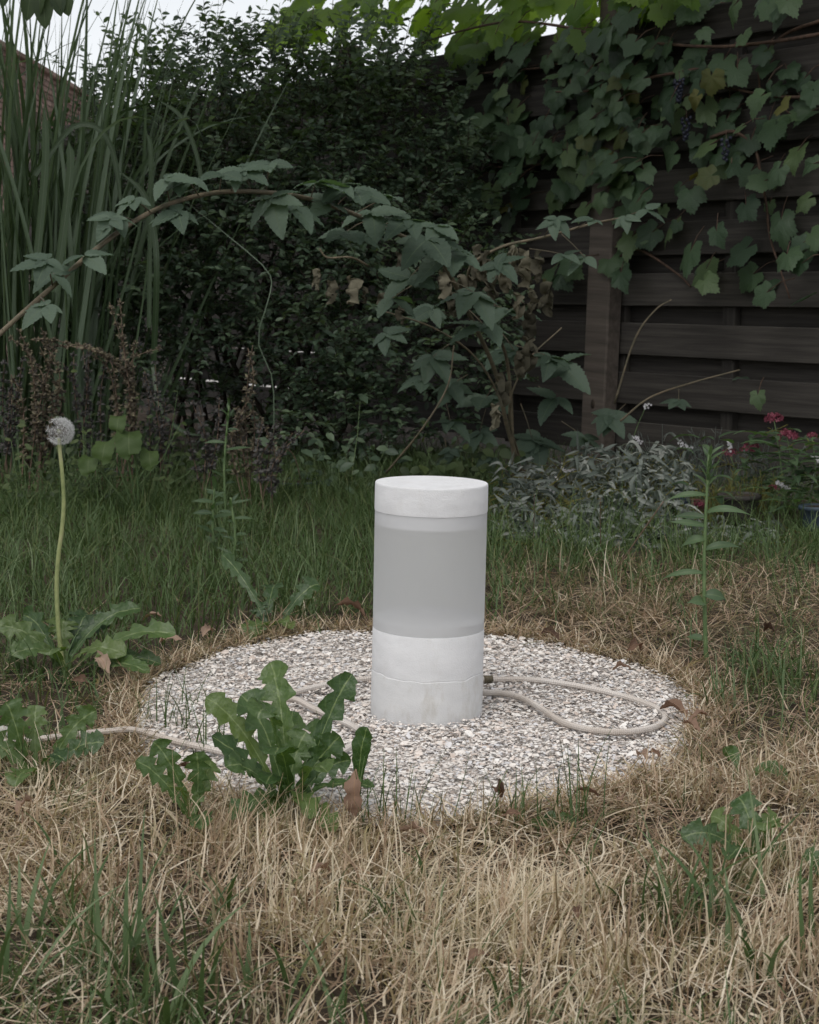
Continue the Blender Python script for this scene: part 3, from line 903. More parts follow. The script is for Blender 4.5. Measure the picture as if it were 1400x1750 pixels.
# ------------------------------------------------------------------ rope
def rope_mat():
    m, N, L, out = nm('braided_rope')
    uv = N.new('ShaderNodeUVMap'); uv.uv_map = 'UVMap'
    sp = N.new('ShaderNodeSeparateXYZ'); L.new(uv.outputs[0], sp.inputs[0])
    def st(sgn):
        a = math_n(N, L, 'MULTIPLY_ADD', sp.outputs[0], 6.283 * 4 * sgn, math_n(N, L, 'MULTIPLY', sp.outputs[1], 6.283 * 330))
        return math_n(N, L, 'SINE', a)
    w = math_n(N, L, 'MULTIPLY', st(1), st(-1))
    r = ramp(N, [(0.1, (.56, .51, .47)), (0.9, (.72, .68, .64))])
    L.new(math_n(N, L, 'MULTIPLY_ADD', w, 0.5, 0.5), r.inputs[0])
    no = N.new('ShaderNodeTexNoise'); no.inputs['Scale'].default_value = 9
    tc = N.new('ShaderNodeTexCoord'); L.new(tc.outputs['Object'], no.inputs[0])
    mx = N.new('ShaderNodeMix'); mx.data_type = 'RGBA'; mx.blend_type = 'MULTIPLY'
    q = ramp(N, [(0.35, (.82, .78, .74)), (0.65, (1, 1, 1))]); L.new(no.outputs['Fac'], q.inputs[0])
    mx.inputs[0].default_value = 1; L.new(r.outputs[0], mx.inputs[6]); L.new(q.outputs[0], mx.inputs[7])
    p = N.new('ShaderNodeBsdfPrincipled'); p.inputs['Roughness'].default_value = 0.9; p.inputs['Specular IOR Level'].default_value = 0.2
    L.new(mx.outputs[2], p.inputs['Base Color'])
    b = N.new('ShaderNodeBump'); b.inputs['Strength'].default_value = 0.5; b.inputs['Distance'].default_value = 0.001
    L.new(w, b.inputs['Height']); L.new(b.outputs[0], p.inputs['Normal']); L.new(p.outputs[0], out.inputs[0])
    return m

def rope():
    pts = [(800, 1180), (828, 1182), (858, 1183), (892, 1191), (925, 1209), (955, 1229), (992, 1242), (1045, 1249), (1095, 1246), (1128, 1236), (1137, 1223), (1126, 1210), (1095, 1197),
           (1050, 1184), (990, 1171), (930, 1162), (880, 1159), (828, 1160), (770, 1158), (700, 1154), (632, 1158), (575, 1165), (520, 1177), (470, 1191), (436, 1200), (428, 1208), (452, 1210), (500, 1200), (535, 1208),
           (570, 1224), (605, 1240), (616, 1254), (603, 1270), (575, 1286), (520, 1300), (440, 1296), (360, 1278), (290, 1262), (230, 1256), (185, 1258), (130, 1264), (60, 1272), (-40, 1280)]
    P = []
    for i, (px, py) in enumerate(pts):
        q = gnd(px, py, 0.022)
        q.z = 0.020 if bed_dist(np.array(q.x), np.array(q.y)) < 1.0 else 0.030
        if i in (24, 25): q.z = 0.022
        if i in (26, 27): q.z = 0.028
        P.append(q)
    o = mobj('rope', tube_mesh('rope', P, 0.0054, sides=12, n=420), rope_mat())
    tag(o, 'beige braided rope looping over the shells beside the white cylinder', 'rope')
    # dirty whipping where it meets the cylinder
    c = gnd(835, 1160, 0.022); c.z = 0.021
    d = (gnd(880, 1159, 0.022) - c).normalized()
    w = mobj('rope_sleeve', tube_mesh('rope_sleeve', [c - d * 0.008, c, c + d * 0.008], 0.0076, 0.0072, 12), M['cane'], o)
rope()

# ------------------------------------------------------------------ dandelions
def bez(a, b, c, n):
    return [a * (1 - t) ** 2 + b * (2 * t * (1 - t)) + c * t * t for t in (i / n for i in range(n + 1))]

def dandelion_leaf(mat, base, tip, width, arch, seed, lobes=None, entire=False, face=None):
    """base, tip: world points; arch: how far the middle rises (m)"""
    rr = random.Random(seed)
    n = 42
    mid = base.lerp(tip, 0.5) + Vector((rr.uniform(-.01, .01), rr.uniform(-.01, .01), arch))
    P = bez(base, mid, tip, n)
    lobes = lobes or rr.uniform(4.6, 6.6)
    WL, WR = [], []
    phl, phr = rr.uniform(-.15, .15), rr.uniform(-.15, .15)
    for i in range(n + 1):
        t = i / n
        env = (0.10 + 0.90 * min(1, max(0, (t - 0.06) / 0.62)) ** 1.1) * (1 if t < 0.78 else math.sqrt(max(0, 1 - ((t - 0.78) / 0.22) ** 2)))
        for W, ph in ((WL, phl), (WR, phr)):
            if entire:
                w = env * (0.75 + 0.05 * math.sin(t * 30 + ph * 9))
            else:
                s = (t * lobes + ph) % 1.0                    # backward hooks: wide at the back edge, then cut in
                cut = 0.32 + 0.80 * (1 - s) ** 0.9 * (1 if t < 0.80 else 0.4) + (0.4 if t > 0.80 else 0)
                w = env * min(1.15, cut) * rr.uniform(0.94, 1.06)
            W.append(max(0.0016, w * width))
    up = Vector((0, -0.15, 1)) if face is None else face
    V, F, U = strip(P, WL, up, fold=rr.uniform(0.10, 0.32), ruffle=rr.uniform(0.05, 0.12), rfreq=rr.uniform(1.5, 2.8), seed=seed, WR=WR, twist=rr.uniform(-.5, .5), crumple=rr.uniform(.07, .15), cols=(-1, -.72, -.42, -.1, 0, .1, .42, .72, 1))
    return MB().add(V, F, U, rr.random())

def dandelion(name, basepx, leaves, label, group='dandelion rosettes in the turf', cat='dandelion', dz=0.0):
    b = gnd(*basepx)
    t = thing(name, b, label, cat, group)
    for i, L in enumerate(leaves):
        px, py, dY, wpx, arch = L[:5]
        ent = len(L) > 5 and L[5]
        tip = at(px, py, b.y + dY)
        tip.z = max(tip.z, 0.008)
        face = (Vector((0, -1, 0.55)) if dY > -0.02 else Vector((0, -0.4, 1)))
        k = b.y / FPX
        bb = b + Vector((random.uniform(-.012, .012), random.uniform(-.012, .012), 0.004))
        if len(L) > 6: bb = gnd(*L[6])
        mb = dandelion_leaf(None, Vector((0, 0, 0)), tip - bb, wpx * k * 0.39, arch, (i * 131 + px * 7 + py) % 9999, None, ent, face)
        mobj('leaf', mb.mesh('leaf'), M['dandelion'], t, bb)
    return t

dandelion('dandelion', (495, 1396), [
    (462, 1132, .10, 86, .06), (602, 1152, .06, 74, .05), (628, 1243, .0, 62, .03, True, (612, 1390)), (352, 1192, .03, 72, .05), (412, 1188, .02, 92, .06), (440, 1228, -.10, 84, .13),
    (398, 1402, -.12, 78, .06), (572, 1422, -.15, 60, .05), (582, 1258, .02, 76, .03), (362, 1258, -.02, 60, .02), (524, 1250, .03, 80, .03), (548, 1230, .10, 64, .02), (385, 1310, -.04, 74, .05), (560, 1320, -.08, 70, .06), (470, 1290, -.12, 80, .08), (530, 1400, -.14, 60, .06), (600, 1300, .02, 60, .04), (445, 1400, -.10, 66, .05), (455, 1340, -.12, 66, .06), (640, 1345, -.02, 52, .04), (500, 1215, .12, 70, .02)],
    'largest dandelion with broad toothed leaves in front of the white cylinder')
dandelion('dandelion', (320, 1425), [(262, 1268, .02, 66, .04), (335, 1285, .0, 70, .04), (232, 1300, .0, 56, .03), (362, 1300, .03, 60, .03), (345, 1418, -.10, 58, .04), (290, 1345, -.06, 56, .04)],
          'small dandelion left of the largest one, leaves spread low over the straw')
dandelion('dandelion', (60, 1345), [(10, 1200, .0, 82, .04), (62, 1205, .06, 58, .03), (165, 1215, .04, 62, .04), (178, 1270, .0, 66, .04), (-40, 1260, .0, 70, .03), (110, 1300, -.06, 56, .05), (25, 1345, -.10, 64, .05)],
          'dandelion at the left edge of the photo over the pale rope')
seedp = dandelion('dandelion', (112, 1160), [(-5, 1068, .0, 60, .05), (40, 1052, .10, 62, .06), (150, 1050, .10, 66, .06), (240, 1040, .05, 50, .07), (300, 1085, -.04, 58, .07), (215, 1120, -.08, 62, .07), (85, 1120, -.08, 66, .06), (20, 1120, -.05, 60, .06),
                                             (190, 1065, .04, 62, .06), (255, 1150, -.12, 50, .05), (110, 1060, .05, 70, .05), (275, 1135, -.02, 46, .05)],
                  'dandelion carrying one tall white seed head on a long bent stalk')
dandelion('dandelion', (1290, 1500), [(1262, 1362, .04, 76, .04), (1215, 1395, .04, 58, .04), (1165, 1432, .0, 64, .05), (1330, 1400, .05, 60, .04), (1305, 1420, -.03, 76, .06), (1245, 1470, -.08, 60, .05), (1345, 1470, .0, 44, .05)],
          'dandelion in the dry turf to the right below the shell bed')
dandelion('dandelion', (1395, 1540), [(1372, 1460, .03, 56, .03), (1345, 1525, -.02, 40, .04), (1425, 1455, .03, 60, .04), (1440, 1520, -.03, 60, .04)],
          'dandelion cut by the right edge of the photo in the straw')
dandelion('dandelion', (460, 1085), [(425, 1112, -.10, 62, .06), (545, 998, .05, 54, .05), (380, 948, .12, 40, .05), (470, 1000, .12, 50, .06), (500, 1075, -.06, 40, .04), (440, 1040, .03, 48, .04)],
          'dandelion on the far rim of the shell bed left of the cylinder')
dandelion('plantain', (1270, 1350), [(1345, 1332, -.02, 56, .05, True), (1240, 1292, .04, 50, .04, True), (1262, 1330, .02, 36, .02, True)],
          'low plantain with smooth oval leaves on the brown turf at right', None, 'plantain')
dandelion('plantain', (955, 1432), [(940, 1400, .02, 40, .02, True), (975, 1402, .02, 34, .02, True), (910, 1412, .0, 36, .02, True)],
          'little plantain with round leaves at the front rim of the shell bed', None, 'plantain')

def seed_head():
    pts = [(112, 1160), (104, 1110), (99, 1060), (97, 1000), (100, 950), (106, 905), (109, 860), (107, 815), (103, 775), (101, 748)]
    b = gnd(112, 1160)
    P = [at(px, py, b.y + 0.003 * i) for i, (px, py) in enumerate(pts)]
    mobj('stalk', tube_mesh('stalk', P, 0.0046, 0.0036, 8, 40), M['scape'], seedp)
    c = at(103, 737, b.y + 0.03)
    rr = random.Random(4)
    hd = bpy.data.objects.new('seed_head', None)
    link(hd, seedp); hd.location = c - seedp.location; hd.scale = (.9, .9, .9)
    V, F = lathe([(0.0, -0.006), (0.005, -0.005), (0.0065, 0), (0.005, 0.004), (0.0, 0.006)], 12)
    mobj('receptacle', MB().add(V, F).mesh('receptacle'), M['scape'], hd, c)
    mb, ms = MB(), MB()
    n = 125
    for i in range(n):
        z = 1 - 2 * (i + .5) / n
        a = i * 2.39996
        d = Vector((math.sqrt(1 - z * z) * math.cos(a), math.sqrt(1 - z * z) * math.sin(a), z))
        if d.x < -0.1 and d.z > -0.6 and rr.random() < 0.8:       # blown off at the left
            continue
        p0, p1 = d * 0.006, d * 0.0165
        tube(ms, [p0, p0.lerp(p1, .5), p1], 0.0007, 0.0005, 4, cap=False)
        p2 = d * 0.026
        tube(mb, [p1, p2], 0.00022, 0.0002, 3, rnd=.3, cap=False)
        s = d.orthogonal().normalized(); q = d.cross(s)
        for k in range(15):
            aa = 6.283 * k / 15 + rr.uniform(-.2, .2)
            e = p2 + (s * math.cos(aa) + q * math.sin(aa)) * 0.0082 + d * rr.uniform(.000, .0055)
            tube(mb, [p2, e], 0.00022, 0.00014, 3, rnd=rr.random(), cap=False)
    tag(mobj('pappus', mb.mesh('pappus'), M['pappus'], hd, c), kind='stuff')
    tag(mobj('seeds', ms.mesh('seeds'), M['seed'], hd, c), kind='stuff')
seed_head()

# ------------------------------------------------------------------ upright weeds
def lance_leaf(length, width, droop, seed, n=9, fold=.25):
    rr = random.Random(seed)
    P, W = [], []
    for i in range(n + 1):
        t = i / n
        P.append(Vector((0, length * (t - 0.12 * droop * t * t), length * (0.35 * t - 0.62 * droop * t * t))))
        W.append(max(0.0004, width * math.sin(math.pi * min(1, t * 0.92 + 0.08)) ** 0.8 * (1 - t ** 4)))
    V, F, U = strip(P, W, Vector((0, 0, 1)), fold=fold, seed=seed, twist=rr.uniform(-.3, .3))
    return MB().add(V, F, U, rr.random())

def weed(px, pbase, ptop, label, spec, lean=0, group='upright lanceolate weeds', top=True, depth=None):
    b = gnd(px, pbase) if depth is None else at(px, pbase, depth)
    b.z = 0 if depth is None else b.z
    e = at(px + lean, ptop, b.y)
    t = thing('upright_weed', b, label, 'weed', group)
    mid = b.lerp(e, 0.5) + Vector((random.uniform(-.012, .012), 0, 0))
    P = catmull([b, mid, e], 16)
    mobj('stem', tube(MB(), P, 0.0048, 0.0026, 7).mesh('stem'), M['stem_green'], t)
    t.children[0].location = -b
    k = b.y / FPX
    for i, (f, az, Lp, wp, dr) in enumerate(spec):
        p = P[0].lerp(P[-1], f); p = P[min(16, int(f * 16))].lerp(P[min(16, int(f * 16) + 1)], f * 16 % 1)
        mb = lance_leaf(Lp * k * 1.1, wp * k * .45, dr, i + int(px))
        mobj('leaf', mb.mesh('leaf'), M['weed'], t, p, Matrix.Rotation(R(az - 90), 3, 'Z') @ Matrix.Rotation(R(48) * math.cos(R(az)), 3, 'Y') @ Matrix.Rotation(R(48 if f > .83 else (0, 22, -8)[i % 3]), 3, 'X'))
    return t

def crown_spec(n, f0, f1, L, w, seed):
    rr = random.Random(seed)
    return [(f0 + (f1 - f0) * i / n, i * 137.5 + rr.uniform(-20, 20), L * rr.uniform(.6, 1.1), w * rr.uniform(.8, 1.1), rr.uniform(.1, .7)) for i in range(n)]
weed(1207, 1140, 772, 'tall green weed with narrow arching leaves standing right of the shell bed',
     [(.13, 150, 34, 17, .5), (.30, 205, 40, 24, .9), (.34, -10, 40, 26, .9), (.44, 178, 76, 13, 1.0), (.55, 10, 66, 18, 1.1), (.60, 190, 42, 20, 1.2), (.66, 175, 60, 16, .3), (.72, -15, 76, 16, 1.2), (.70, 165, 52, 17, .4), (.80, 180, 70, 14, .9)] + crown_spec(18, .84, 1.0, 38, 7, 1), 5)
weed(388, 905, 690, 'green weed among the dry herb stalks left of the hedge hollow', crown_spec(11, .2, .8, 40, 8, 2) + crown_spec(8, .8, 1.0, 26, 6, 3), 4)
weed(366, 950, 818, 'short leafy weed in the green lawn left of the cylinder', crown_spec(16, .1, .9, 40, 11, 4), 2)
weed(398, 985, 850, 'thin weed with pale leaves in front of the short leafy weed', crown_spec(12, .2, 1.0, 34, 8, 5), -4)

# ------------------------------------------------------------------ bramble
def bramble_leaflet(seed):
    rr = random.Random(seed)
    n = 22
    P, W = [], []
    dr = rr.uniform(0.05, 0.40)
    for i in range(n + 1):
        t = i / n
        P.append(Vector((0.03 * math.sin(t * 3 + seed), t, -dr * t * t * 0.8)))
        env = (math.sin(math.pi * min(1, t ** 0.72)) ** 0.75) * 0.30 * (1 - 0.25 * t)
        W.append(max(0.004, env * (1.07 if i % 2 else 0.93)))
    V, F, U = strip(P, W, Vector((0, 0, 1)), fold=rr.uniform(.05, .22), seed=seed, pleat=0.034, pfreq=7, cols=(-1, -.66, -.33, 0, .33, .66, 1))
    return MB().add(V, F, U, 0.0).mesh('leaflet')
LEAFLETS = [bramble_leaflet(s) for s in range(6)]

def bramble_leaf(parent, p, e, size, n=5, mat='bramble', tdir=None):
    """leaf = stalk from p to e with leaflets fanned round its end, facing up and out"""
    up = Vector((random.gauss(0, .2), -0.42 + random.gauss(0, .15), 1)).normalized()
    d = tdir or Vector((random.gauss(0, .9), -.8, -.4 + random.gauss(0, .2)))
    size *= random.uniform(.70, 1.0)
    lf = mobj('leaf', tube_mesh('leaf', [Vector((0, 0, 0)), (e - p) * .5 + up * size * .03, e - p], 0.0018, 0.0013, 5), M['cane'], parent, p)
    fan = {5: (-108, -56, 0, 56, 108), 3: (-80, 0, 80)}[n]
    fr = frame(d, up)
    sc = {5: (.66, .92, 1.05, .92, .66), 3: (.9, 1.05, .9)}[n]
    for a, s in zip(fan, sc):
        m = fr @ Matrix.Rotation(R(a + random.uniform(-10, 10)), 3, 'Z') @ Matrix.Rotation(R(random.uniform(-20, 12)), 3, 'X') @ Matrix.Rotation(R(random.uniform(-18, 18)), 3, 'Y') @ Matrix.Scale(size * s * random.uniform(.9, 1.08), 3)
        mobj('leaflet', LEAFLETS[random.randrange(6)], M[mat], lf, e, m)
    return lf

def hanging_leaf(parent, p, L, seed):
    """withered leaf: folded, crumpled, hanging"""
    rr = random.Random(seed)
    n = 15
    P = [Vector((0.05 * L * math.sin(i), 0.05 * L * math.cos(i * 1.3), -L * i / n)) for i in range(n + 1)]
    W = [L * 0.05 + L * 0.20 * math.sin(math.pi * min(1, (i / n) ** 0.9)) ** 0.8 * rr.uniform(.7, 1.1) for i in range(n + 1)]
    W[-1] = L * .03
    V, F, U = strip(P, W, Vector((rr.uniform(-1, 1), -1, 0)), fold=rr.uniform(0.9, 1.6), ruffle=0.6, rfreq=2.1, seed=seed, twist=rr.uniform(-1.6, 1.6), crumple=.45, cfreq=.6, cols=(-1, -.7, -.4, -.15, .15, .4, .7, 1))
    mobj('withered_leaf', MB().add(V, F, U, rr.random()).mesh('withered_leaf'), M['wilted'], parent, p, Matrix.Rotation(rr.uniform(0, 6.28), 3, 'Z'))

def brambles():
    # ---- long arching cane
    pts = [(848, 640, 5.6), (806, 545, 5.4), (750, 440, 5.15), (690, 405, 5.0), (620, 372, 4.8), (540, 343, 4.6), (470, 330, 4.45), (380, 328, 4.3), (300, 345, 4.15), (235, 375, 4.0), (165, 425, 3.85), (90, 490, 3.7), (20, 552, 3.6), (-60, 625, 3.5)]
    P = [at(*p) for p in pts]
    root = gnd(905, 800); root.y = 5.9; root.z = 0; root.x = at(905, 800, 5.9).x
    t = thing('bramble', root, 'long bramble cane arching right across the picture in front of the hedge', 'bramble')
    Q = [root, root.lerp(P[0], .5) + Vector((-.02, 0, .03))] + P
    mobj('cane', tube_mesh('cane', Q, 0.0075, 0.0052, 8, 110), M['cane'], t).location = -root
    th = MB()
    CP = catmull(Q, 150)
    for i in range(10, 148, 2):
        a = Vector((random.gauss(0, 1), random.gauss(0, 1), random.gauss(0, 1))).normalized()
        tube(th, [CP[i], CP[i] + a * 0.013], 0.0014, 0.0002, 4, cap=False)
    tag(mobj('thorns', th.mesh('thorns'), M['cane'], t), kind='stuff').location = -root
    def lf(px, py, Y, dpx, dpy, L, n=5, up=(0, -.35, 1), dd=-0.1, mat='bramble'):
        p = at(px, py, Y)
        bramble_leaf(t, p, at(px + dpx, py + dpy, Y - .08), L * Y / FPX, n, mat)
    for a in [(290, 345, 4.15, -8, -40, 62, 3), (235, 378, 4.0, -34, -8, 76, 5), (300, 350, 4.15, 6, 12, 74, 5), (375, 328, 4.3, 5, -30, 72, 5), (395, 326, 4.3, 20, -34, 66, 5), (455, 330, 4.45, 6, -50, 68, 5), (470, 332, 4.45, -6, 6, 76, 5),
              (530, 342, 4.6, 10, -30, 70, 5), (575, 352, 4.7, 30, -26, 76, 5), (605, 366, 4.8, 60, -30, 72, 5), (560, 350, 4.65, 0, -4, 60, 3), (630, 375, 4.8, -40, 22, 80, 5), (650, 385, 4.9, 50, -10, 70, 5), (690, 405, 5.0, 40, 4, 96, 5),
              (90, 488, 3.7, -10, -44, 62, 5), (125, 460, 3.8, -34, 8, 64, 3), (70, 508, 3.65, 10, 14, 66, 5), (165, 425, 3.85, -20, 12, 56, 3), (340, 335, 4.2, -20, -30, 66, 5), (430, 328, 4.4, -14, -36, 66, 5), (510, 338, 4.55, -10, 14, 70, 5), (555, 348, 4.65, 26, -34, 70, 5), (260, 365, 4.05, -30, -24, 60, 5), (200, 400, 3.95, -10, -26, 60, 5), (660, 392, 4.9, -26, -30, 74, 5), (720, 420, 5.05, 26, -34, 76, 5), (740, 435, 5.1, -40, 40, 96, 3), (745, 440, 5.1, 30, -10, 90, 5), (770, 480, 5.2, 40, 20, 84, 5), (790, 520, 5.3, 36, 34, 90, 5)]:
        lf(*a)
    # ---- bush of leaves around the foot, and a second cane to the right
    pts2 = [(870, 640, 5.7), (845, 560, 5.5), (800, 470, 5.35), (850, 425, 5.3), (930, 405, 5.3), (1010, 383, 5.35), (1065, 372, 5.4)]
    r2 = at(880, 795, 5.85); r2.z = 0
    t2 = thing('bramble', r2, 'tangled bramble bush with hanging withered leaves before the fence', 'bramble')
    Q = [r2] + [at(*p) for p in pts2]
    mobj('cane', tube_mesh('cane', Q, 0.0062, 0.0038, 7, 60), M['cane'], t2).location = -r2
    for cp in ([(880, 780, 5.85), (858, 690, 5.7), (812, 610, 5.6), (740, 560, 5.5), (650, 530, 5.45)], [(1060, 720, 5.8), (1110, 680, 5.8), (1180, 655, 5.9), (1265, 632, 5.9)], [(890, 790, 5.9), (870, 700, 5.75), (900, 620, 5.7), (960, 560, 5.7)],
               [(660, 808, 5.6), (720, 735, 5.5), (765, 660, 5.5), (776, 590, 5.5)], [(630, 455, 5.0), (600, 440, 4.95), (560, 440, 4.95), (546, 425, 4.95)], [(1050, 690, 6.1), (1085, 580, 6.1), (1120, 530, 6.1), (1148, 512, 6.1)]):
        mobj('cane', tube_mesh('cane', [at(*c) for c in cp], 0.0042, 0.0026, 6, 20), M['cane'], t2).location = -r2
    t = t2
    for a in [(930, 405, 5.3, 20, -30, 50, 5), (985, 390, 5.3, 30, -14, 56, 5), (1010, 383, 5.35, 60, -12, 52, 5), (1065, 372, 5.4, 40, -14, 46, 3), (960, 400, 5.3, 40, 40, 60, 3),
              (905, 425, 5.3, 60, 10, 60, 3), (830, 520, 5.4, 40, 10, 76, 5), (850, 560, 5.5, 30, 40, 80, 5), (880, 590, 5.5, 60, 20, 76, 5), (910, 610, 5.6, 50, 10, 84, 3), (860, 640, 5.6, -30, 40, 80, 5), (890, 690, 5.7, 20, 60, 90, 5),
              (780, 580, 5.4, -40, 30, 84, 5), (740, 610, 5.4, -20, 40, 70, 5), (800, 640, 5.5, -30, 20, 84, 5), (830, 700, 5.6, -10, 40, 70, 5), (900, 735, 5.7, 20, 20, 80, 5), (770, 540, 5.3, -30, -10, 70, 5), (700, 560, 5.4, -40, 10, 60, 5), (760, 680, 5.5, 10, 40, 60, 5),
              (840, 470, 5.3, 10, -20, 70, 5), (720, 480, 5.2, -50, 30, 90, 3), (1160, 665, 5.9, 0, 20, 46, 5), (1240, 640, 5.9, 30, 6, 40, 5), (920, 660, 5.6, 30, 20, 80, 3), (960, 720, 5.8, 40, 30, 70, 5), (790, 740, 5.6, -20, 30, 44, 5), (820, 760, 5.6, 20, 20, 44, 5), (760, 750, 5.6, 6, 30, 40, 5), (1070, 690, 5.8, -20, 20, 66, 3), (1010, 710, 5.8, 30, 0, 60, 5)]:
        a = (a[0], a[1], a[2] + (.45 if a[1] > 500 else 0), a[3], a[4], a[5] * .86, a[6])
        lf(*a)
    k = 0
    for px, py, L in [(545, 460, 30), (562, 478, 36), (595, 472, 40), (620, 490, 24), (680, 430, 40), (770, 455, 44), (785, 470, 50), (752, 465, 40), (822, 420, 40), (835, 430, 46), (890, 425, 56), (900, 432, 46), (925, 430, 40), (940, 482, 52), (905, 492, 40), (865, 455, 40), (848, 470, 44), (905, 530, 44), (880, 500, 40),
                      (895, 575, 56), (885, 600, 40), (850, 640, 46), (840, 690, 40), (775, 500, 36), (805, 450, 40), (655, 500, 30), (690, 520, 30), (800, 490, 30), (915, 450, 30), (870, 420, 34)]:
        p = at(px, py, 5.15 + 0.3 * random.random())
        hanging_leaf(t2, p, L * 1.15 * 5.3 / FPX, 100 + k); k += 1
brambles()

# ------------------------------------------------------------------ grape vine
def grape_leaf(seed):
    rr = random.Random(seed)
    n = 56
    lob = [(0, 1.0), (R(52), .88), (R(-52), .88), (R(108), .70), (R(-108), .70)]
    V, U = [(0, 0, 0)], [(.5, .2)]
    ring = []
    for i in range(n):
        a = R(-158) + R(316) * i / (n - 1)
        r = 0.42
        for la, lr in lob:
            r = max(r, lr * (1 - abs(a - la) / R(52) * 0.52))
        r = r ** 0.9 * (1.05 if i % 2 else 0.94) * rr.uniform(.97, 1.03)
        ring.append((a, r))
    droop, cup = rr.uniform(0.1, 0.4), rr.uniform(-.1, .18)
    def z(x, y, a, r):
        rib = min(abs(a - la) for la, _ in lob)
        return -droop * max(0, y) ** 2 - 0.05 * rib * r * 1.6 - cup * x * x + 0.03 * math.sin(5 * x + seed) * r - 0.08 * r * r * (rr.random() * .4)
    for f in (0.35, 0.7, 1.0):
        for a, r in ring:
            x, y = f * r * math.sin(a), f * r * math.cos(a)
            V.append((x, y, z(x, y, a, f * r))); U.append((x * .5 + .5, y * .5 + .5))
    F = [(0, 1 + i + 1, 1 + i) for i in range(n - 1)]
    for k in range(2):
        for i in range(n - 1):
            a = 1 + k * n + i
            F.append((a, a + 1, a + n + 1, a + n))
    V = [(x, y, z_) for x, y, z_ in V]
    return MB().add(V, F, U, 0.0).mesh('leaf')
GLEAF = [grape_leaf(s) for s in range(8)]

